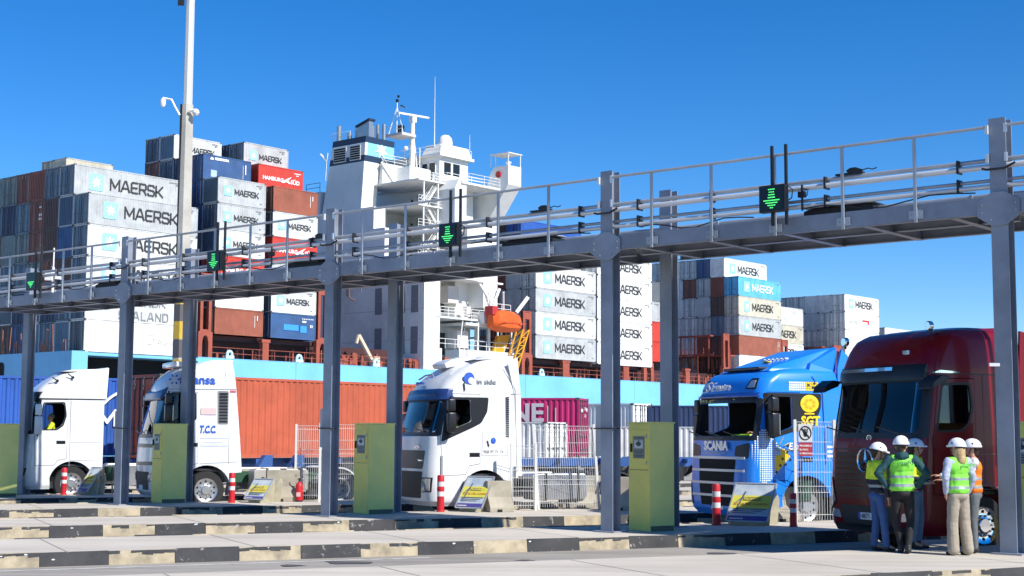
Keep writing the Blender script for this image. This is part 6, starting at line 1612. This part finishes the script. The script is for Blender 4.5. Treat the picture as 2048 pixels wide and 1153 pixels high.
# drivers, seated in their cabs
def driver(truck_i, label, topm, x=-1.42, zs=1.62):
    sp_a, sp_n = truck_i; o = tuple(lane(sp_a, sp_n, 0)-LN*1.25)
    rz = math.atan2(FWD.y, FWD.x); M_ = MX.Translation(V(o)) @ MX.Rotation(rz, 4, 'Z'); p = M_ @ V((x, .62, zs))
    t = thing('person', label, 'person', tuple(p), rz-pi/2, 'drivers seated in their cabs'); 
    P = [('e', (0,.02,.68), (.075,.092,.098)), ('e', (0,.055,.61), (.056,.06,.06)), ('e', (0,.12,.64), (.012,.016,.02)), ('e', (.078,.02,.65), (.012,.02,.03)), ('e', (-.078,.02,.65), (.012,.02,.03)), ((0,0,.48), (0,.02,.6), .055, .05), ('e', (0,0,.3), (.15,.1,.2)), ('e', (0,.02,.08), (.16,.13,.1))]
    for s_ in (-1, 1):
        e = V((s_*.28,.16,.22)); w = V((s_*.2,.42,.34)); P += [((s_*.18,0,.45), e, .05, .04), (e, w, .04, .027)] + hand_parts(w, V((-s_*.1,1,.2)), V((0,0,1)), .9, 1, s_)
        P += [((s_*.1,.05,.05), (s_*.12,.46,.08), .08, .06), ((s_*.12,.46,.08), (s_*.12,.5,-.32), .055, .04)]
    organic(P, .010, skin, 'body', t, smooth=3)
    P = [('e', (0,0,.3), (.19,.13,.21)), ('e', (0,.01,.12), (.18,.14,.12)), ((-.16,0,.44), (.16,0,.44), .075, .075)]
    for s_ in (-1, 1): P += [((s_*.18,0,.44), (s_*.28,.16,.23), .07, .056)]
    organic(P, .012, topm, 'jacket', t, folds=.006, smooth=3)
    P = [('e', (0,.02,.06), (.17,.15,.1))]
    for s_ in (-1, 1): P += [((s_*.1,.05,.05), (s_*.12,.47,.08), .09, .07), ((s_*.12,.47,.08), (s_*.12,.5,-.3), .068, .055)]
    organic(P, .013, navyf, 'trousers', t, smooth=3)
    organic([('e', (0,-.005,.70), (.082,.088,.088))], .010, hair_d if topm != fyel else mat('hair_grey', (.3,.27,.24), .7), 'hair', t, smooth=1, cut=[((0,.06,.7), (0,1,.3))])
driver((V((-14.38,43.61,0)).dot(LD), -45.6), 'driver in yellow vest at the open window of the leftmost white truck', fyel, -.86, 1.80)
driver((V((-1.9,35.08,0)).dot(LD), -32.6), 'driver in yellow vest inside the middle white truck', fyel, -.9, 1.72)
driver((V((5.07,31.16,0)).dot(LD), -26.1), 'driver with arm near the open window of the blue truck', mat('dark_green_fabric', (.02,.08,.05), .8), -1.0, 1.74)
# ---------------------------------------------------------------- small things on the islands
LRZ = math.atan2(LD.y, LD.x)
def at_px(px, py, z=.2):
    v = fw+rt*((px-1024)/2940)-up*((py-576.5)/2940); k = (z-CAMZ)/v.z; return V((v.x*k, v.y*k, z))
cab_y = mat('cabinet_olive_yellow', (.88,.78,.17), .5, dirt=.12, dscale=1.4, dcol=(.74,.67,.17)); cab_g = mat('cabinet_olive_green', (.86,.80,.24), .5, dirt=.15, dscale=1.2, dcol=(.68,.70,.22)); sign_g = mat('notice_grey', (.22,.25,.23), .5); sign_w = mat('notice_white', (.62,.66,.68), .5)
brd_w = mat('board_pale', (.50,.55,.58), .15, dirt=.3, dscale=3, dcol=(.25,.33,.42)); brd_y = mat('board_yellow', (.62,.58,.08), .4); brd_o = mat('board_orange', (.55,.25,.04), .5); brd_p = mat('board_purple', (.07,.06,.25), .4); brd_t = mat('board_text', (.10,.12,.16), .5); brd_b = mat('board_brown', (.16,.10,.06), .5)
CABP = {2: (1262, 1346, 1065, 833, 1300), 1: (706, 788, 1030, 838, 736), 0: (286, 366, 1008, 840, 322), -1: (-40, 30, 996, 846, -15), 3: (2036, 2140, 1108, 830, 2085)}
for k, lab in ((2, 'olive cabinet with camera notice beside the third gantry column, left of the blue truck'), (1, 'olive cabinet with camera notice before the orange container'), (0, 'olive cabinet with camera notice in front of the truck with blue lettering'), (-1, 'olive cabinet cut off by the left edge of the photo'), (3, 'olive cabinet behind the rightmost column at the right edge')):
    xl, xr, yb, yt, xc = CABP[k]
    p = at_px(xc, yb-1 if k != 3 else 1100)                    # near vertical corner
    rz = R(-152+180)      # x axis of the cabinet along its broad face
    wr = {2: .52, 1: .64, 0: .56, -1: .6, 3: .6}[k]; wl = {2: .56, 1: .46, 0: .50, -1: .5, 3: .5}[k]
    t = thing('cabinet', lab, 'cabinet', tuple(p), R(35), 'olive coloured cabinets beside the gantry columns')
    # near corner at the origin: broad face runs +x, door face runs along -x' (towards upper left)
    wd = .62; ax = V((cos(R(118)), sin(R(118)), 0))
    zt = 2.02
    t.scale = ((.98 if k == 2 else 1.08),)*2+(1,)
    b = MB(); b.box(0, .62, 0, .62, 0, zt); b.build('body', cab_g, t, bevel=.01)
    b = MB(); b.box(-.02, .635, -.014, .635, zt, zt+.03); b.build('lid', cab_g, t)
    b = MB(); b.box(-.012, -.002, .01, .61, .02, zt-.01); b.build('panel', cab_y, t)
    b = MB(); b.box(-.026, -.0135, .05, .57, 1.18, 1.9); d = b.build('door', cab_y, t, bevel=.004)
    b = MB(); b.use(sign_g); b.box(-.033, -.0265, .12, .46, 1.36, 1.78); b.use(sign_w); b.box(-.037, -.0335, .16, .42, 1.55, 1.71)
    b.use(blk); b.prism([(.22,1.61),(.30,1.585),(.37,1.63),(.36,1.66),(.28,1.68),(.21,1.65)], -.0395, -.0375, 'x'); b.bar((-.038,.28,1.66),(-.038,.28,1.71),.012); b.bar((-.038,.18,1.69),(-.038,.4,1.69),.006)
    for z, w in ((1.745,.26),(1.5,.3),(1.465,.22),(1.42,.28),(1.39,.2)): b.box(-.037, -.0335, .29-w/2, .29+w/2, z-.006, z+.006)
    b.build('notice', None, d)
    b = MB(); b.box(-.06, -.0265, .49, .52, 1.48, 1.64); b.build('handle', blk, d)
    for z in (1.28, 1.78):
        b = MB(); b.box(-.035, -.0265, .052, .075, z-.04, z+.04); b.build('hinge', g_steel, d)
    b = MB(); b.box(-.0165, -.0125, .03, .59, 1.14, 1.15); b.build('seam', brd_b, t)
    b = MB(); b.box(.02, .6, -.006, -.001, .0, .1); b.build('plinth', mat('plinth_dark', (.12,.13,.08), .7), t)
# red and white bollards
redp = mat('bollard_red', (.55,.012,.02), .45, dirt=.2, dscale=5); whp = mat('bollard_white', (.7,.7,.7), .5, dirt=.2, dscale=5)
for (px, py, hpx, lab) in ((127, 990, 53, 'red and white bollard in front of the leftmost truck wheel'), (463, 1006, 59, 'red and white bollard by the fuel tank of the second truck'), (881, 1024, 72, 'red and white bollard before the middle white truck bumper'), (1433, 1051, 81, 'red and white bollard in front of the blue truck grille'), (1587, 1054, 66, 'red and white bollard partly hidden in shade beside the wire fence')):
    p = at_px(px, py); t = thing('bollard', lab, 'bollard', tuple(p), 0, 'red and white plastic bollards'); s = .78
    k_ = (hpx/2940*p.y)/.78; t.scale = (min(k_, 1.02),)*2+(k_,)
    b = MB(); b.lathe([(.098,0),(.098,.02),(.085,.035),(.082,.30),(.082,.75),(.07,.78)], (0,0,0), 'z', 20); b.build('post', redp, t, smooth=True)
    for z in (.33, .54):
        b = MB(); b.lathe([(.0835,0),(.0835,.1)], (0,0,z), 'z', 20); b.build('band', whp, t, smooth=True)
    b = MB(); b.lathe([(.086,0),(.086,.05)], (0,0,.46), 'z', 20); b.build('collar', redp, t, smooth=True)
# sloping information boards on concrete wedge blocks
tan_c = mat('concrete_cream', (.50,.46,.33), .8, dirt=.25, dscale=3); tan_s = mat('concrete_tan', (.42,.38,.30), .85, dirt=.3, dscale=2)
def board(px, py, lab, w, hh):
    p = at_px(px, py); t = thing('information_board', lab, 'information board', tuple(p), 0, 'sloping information boards beside the lanes')
    # board plane leans back and to the right; x along its bottom edge, y up the slope
    F = frame((0,0,.1), (.87,-.49,0), (.49*.64,.87*.64,.77)); e = obj('board', None, t, mtx=F)
    def pb(name, m_, x0, x1, y0, y1, z): b = MB(); b.box(x0, x1, y0, y1, z-.003, z); return b.build(name, m_, e)
    b = MB(); b.box(0, w, 0, hh, -.03, 0); b.build('panel', brd_w, e)
    b = MB(); b.bar((0,0,.0),(0,hh,.0),.03); b.bar((w,0,.0),(w,hh,.0),.03); b.bar((0,hh,.0),(w,hh,.0),.03); b.build('board_frame', g_steel, e)
    pb('stripe', brd_p, .01, w-.01, .02, hh*.14, .006); pb('stripe', brd_y, .01, w-.01, hh*.34, hh*.68, .006); pb('title_box', brd_b, w*.28, w*.72, hh*.54, hh*.63, .011)
    tm = text_mesh('PROHIBIDO', hh*.085, .002, .001); m2 = tm.copy(); m2.materials.clear(); m2.materials.append(brd_y); obj('lettering', m2, e, loc=(w*.3, hh*.555, .0125))
    s_ = hh*.085
    tm = text_mesh('BAJAR DEL CAMION', s_, .003, .001); m2 = tm.copy(); m2.materials.clear(); m2.materials.append(brd_o); obj('lettering', m2, e, loc=(w*.08, hh*.42, .012)); 
    for i in range(3):
        b = MB(); b.box(w*.1, w*.9-.1*i*w, hh*(.31-.05*i), hh*(.33-.05*i), .004, .007); b.build('small_lettering', brd_t, e)
    b = MB(); b.box(w*.06, w*.4, hh*.05, hh*.08, .008, .011); b.build('small_lettering', let_faint, e)
    b = MB(); b.bar((w*.16, hh*.25, .012), (w*.3, hh*.78, .012), .03, .004, upv=(0,0,1)); b.bar((w*.1, hh*.45, .012), (w*.25, hh*.62, .012), .02, .004); b.build('pictogram', brd_t, e)
    b = MB(); b.prism([(.1,-.02),(w-.05,-.02),(w-.05,.1),(.1,.1)], .05, .4, 'y'); 
    b.build('base', tan_c, t)
    for x in (w*.75, w*1.0):
        b = MB(); b.prism([(x-.05,0),(x+.25,0),(x+.3,.5),(x+.26,.62),(x+.18,.5)], .12+.3*(x > w*.8), .24+.3*(x > w*.8), 'y'); b.build('support_leg', tan_c, t)
board(1452, 1052, 'largest sloping yellow information board in front of the blue truck', .86, .95)
board(910, 1024, 'sloping yellow and purple information board before the middle white truck', .72, .92)
board(488, 1006, 'sloping yellow information board beside the second truck tank', .62, .66)
board(153, 991, 'sloping pale information board right of the leftmost truck wheel', .4, .9)
# concrete barriers
def barrier(px, py, lab, rz, Lb=1.4, s=1.0):
    p = at_px(px, py); t = thing('concrete_barrier', lab, 'concrete barrier', tuple(p), rz, 'tan concrete barriers on the islands')
    b = MB(); b.prism([(-.3,0),(.3,0),(.3,.12),(.12,.38),(.09,.8),(-.09,.8),(-.12,.38),(-.3,.12)], 0, Lb, 'x'); b.build('block', tan_s, t, bevel=.015); t.scale = (1, 1, s)
    b = MB(); b.box(Lb*.3, Lb*.5, -.31, .31, -.01, .07); b.build('slot', voidm, t)
barrier(972, 1024, 'tan concrete barrier behind the middle information board', R(20), .6, .9)
barrier(1205, 1020, 'tan concrete barrier behind the third gantry column', R(-14), 1.1, 1.0)
barrier(1120, 1016, 'tan concrete barrier behind the wire fence right of the middle truck', R(10), 1.2)
barrier(1530, 1043, 'pale concrete barrier in shade right of the largest information board', R(12), .7, .9)
barrier(533, 1003, 'weathered brown concrete block beside the fire extinguisher', R(8), .9, 1.05)
# wire mesh fences
fw_m = mat('fence_white_wire', (.62,.62,.60), .5)
def fence(px, py, lab, dirn, Lf, hf=1.9, lean=0.0, n=None, sign=False, py2=None):
    p = at_px(px, py); t = thing('wire_fence', lab, 'fence', tuple(p), math.atan2(dirn.y, dirn.x), 'white wire mesh fence panels')
    for x in ((0, Lf) if py2 is None else (0,)):
        b = MB(); b.bar((x-lean, 0, 0), (x, 0, hf+.05) if not lean else (x-.0-lean*2.2, 0, hf+.05), .06); b.build('post', fw_m, t)
    sh_ = (lambda z: 0 if not lean else -lean-lean*1.2*z/hf)
    b = MB(); k = int(Lf/.055)
    for i in range(1, k):
        x = i*Lf/k; pts = []
        for z, y in ((.06,0),(hf*.06,0),(hf*.3,0),(hf*.33,.035),(hf*.36,0),(hf*.62,0),(hf*.65,.035),(hf*.68,0),(hf*.95,0),(hf*.975,.03),(hf,0)): pts.append((x+(sh_(z) if lean else 0), y, z))
        b.tube(pts, .005, 4, cap=False)
    b.build('mesh_wires', fw_m, t)
    b = MB()
    for z in (.08, .3, .36, .5, .62, .68, .8, .95, 1.0):
        b.tube([(0+(sh_(hf*z) if lean else 0), -.004, hf*z), (Lf+(sh_(hf*z) if lean else 0), -.004, hf*z)], .006, 4)
    b.build('mesh_rails', fw_m, t)
    if sign:
        b = MB(); x0 = sign; b.use(mat('sign_face', (.55,.57,.56), .5)); b.box(x0, x0+.3, -.03, -.02, hf*.80, hf*.98); b.use(mat('sign_red', (.35,.03,.04), .5)); b.box(x0, x0+.3, -.03, -.02, hf*.66, hf*.795)
        b.use(blk)
        cx, cz = x0+.15, hf*.89; b.tube([(cx+.125*cos(R(a)), -.034, cz+.14*sin(R(a))) for a in range(0,360,20)], .012, 5, closed=True); b.bar((cx-.09,-.034,cz+.1), (cx+.09,-.034,cz-.1), .02)
        b.ball((cx,-.034,cz-.03), .045,.006,.05,10)
        for i in range(4): b.tube([(cx-.04+.026*i,-.035,cz),(cx-.05+.033*i,-.035,cz+.09)], .009, 5)
        b.use(let_white)
        sg = b.build('sign', None, t)
        for i, w in enumerate(('PROHIBIDO', 'EL PASO', 'A PERSONAL')):
            tm = text_mesh(w, .05, .001, .001); m2 = tm.copy(); m2.materials.clear(); m2.materials.append(let_white); obj('lettering', m2, sg, mtx=frame((x0+.02, -.032, hf*.755-.08*i), (1,0,0), (0,0,1)))
    return t
fence(590, 1003, 'wire fence section with faded notice beside the fire extinguisher', V((1,.12,0)).normalized(), .68, 2.02)
fence(638, 1005, 'wire fence panel crossing behind the second gantry column', V((1,.25,0)).normalized(), 1.9, 2.05)
fence(1022, 1022, 'leaning wire fence panel right of the middle truck cab', V((1,.2,0)).normalized(), .6, 1.55)
fence(1087, 1020, 'wire fence panel with slanting post left of the third gantry column', V((1,.15,0)).normalized(), 1.5, 2.02, lean=.12)
fence(1592, 1046, 'wire fence panel with hand prohibition sign beside the red truck', V((1,.1,0)).normalized(), .85, 2.1, sign=.07)
# fire extinguisher
p = at_px(598, 1004); t = thing('fire_extinguisher', 'red fire extinguisher standing at the fence foot', 'fire extinguisher', tuple(p))
b = MB(); b.lathe([(.09,0),(.1,.03),(.1,.42),(.075,.49),(.03,.53)], (0,0,0), 'z', 20); b.build('cylinder', redp, t, smooth=True)
b = MB(); b.lathe([(.102,0),(.102,.04)], (0,0,0), 'z', 20); b.bar((0,0,.52),(0,0,.6),.04); b.bar((-.05,0,.6),(.04,0,.62),.025); b.tube([(0,0,.58),(-.09,0,.66),(-.1,0,.72)], .012, 6); b.build('valve', blk, t)
b = MB(); b.box(-.06,.05,-.104,-.099,.14,.25); b.build('label', mat('label_pale', (.65,.4,.4), .5), t)
# green waste baskets
binm = mat('basket_green', (.035,.10,.065), .5)
for (px, py, zb, lab) in ((222, 962, .35, 'dark green waste basket behind the gantry column near the leftmost truck'), (1006, 965, .5, 'dark green waste basket on the fence by the middle truck'), (1608, 1000, .42, 'dark green waste basket hung on the fence beside the red truck')):
    p = at_px(px, {962: 985, 965: 1012, 1000: 1044}[py]); t = thing('waste_basket', lab, 'waste basket', (p.x, p.y, .2+zb), 0, 'green waste baskets')
    b = MB(); b.lathe([(.13,0),(.165,.04),(.185,.42),(.195,.44),(.18,.44),(.15,.05)], (0,0,0), 'z', 20); b.build('basket', binm, t, smooth=True)
    b = MB(); b.bar((0,.12,-zb),(0,.12,.3),.04); b.build('post', g_steel, t)
# small label on the rightmost column
p = gan(3, -.15, 3.1); t = thing('bracket', 'tiny white bracket on the front of the rightmost column', 'bracket', tuple(p)); b = MB(); b.box(-.22,-.06,-.04,.0,-.02,.03); b.build('plate', g_bright, t)
# wooden wheel chock / beam under the blue truck
p = at_px(1395, 1046, .02); t = thing('timber_beam', 'short pale timber beam on the ground before the blue truck', 'timber', tuple(p), R(-5)); b = MB(); b.box(0,.7,0,.12,0,.1); b.build('beam', tan_c, t, bevel=.01)
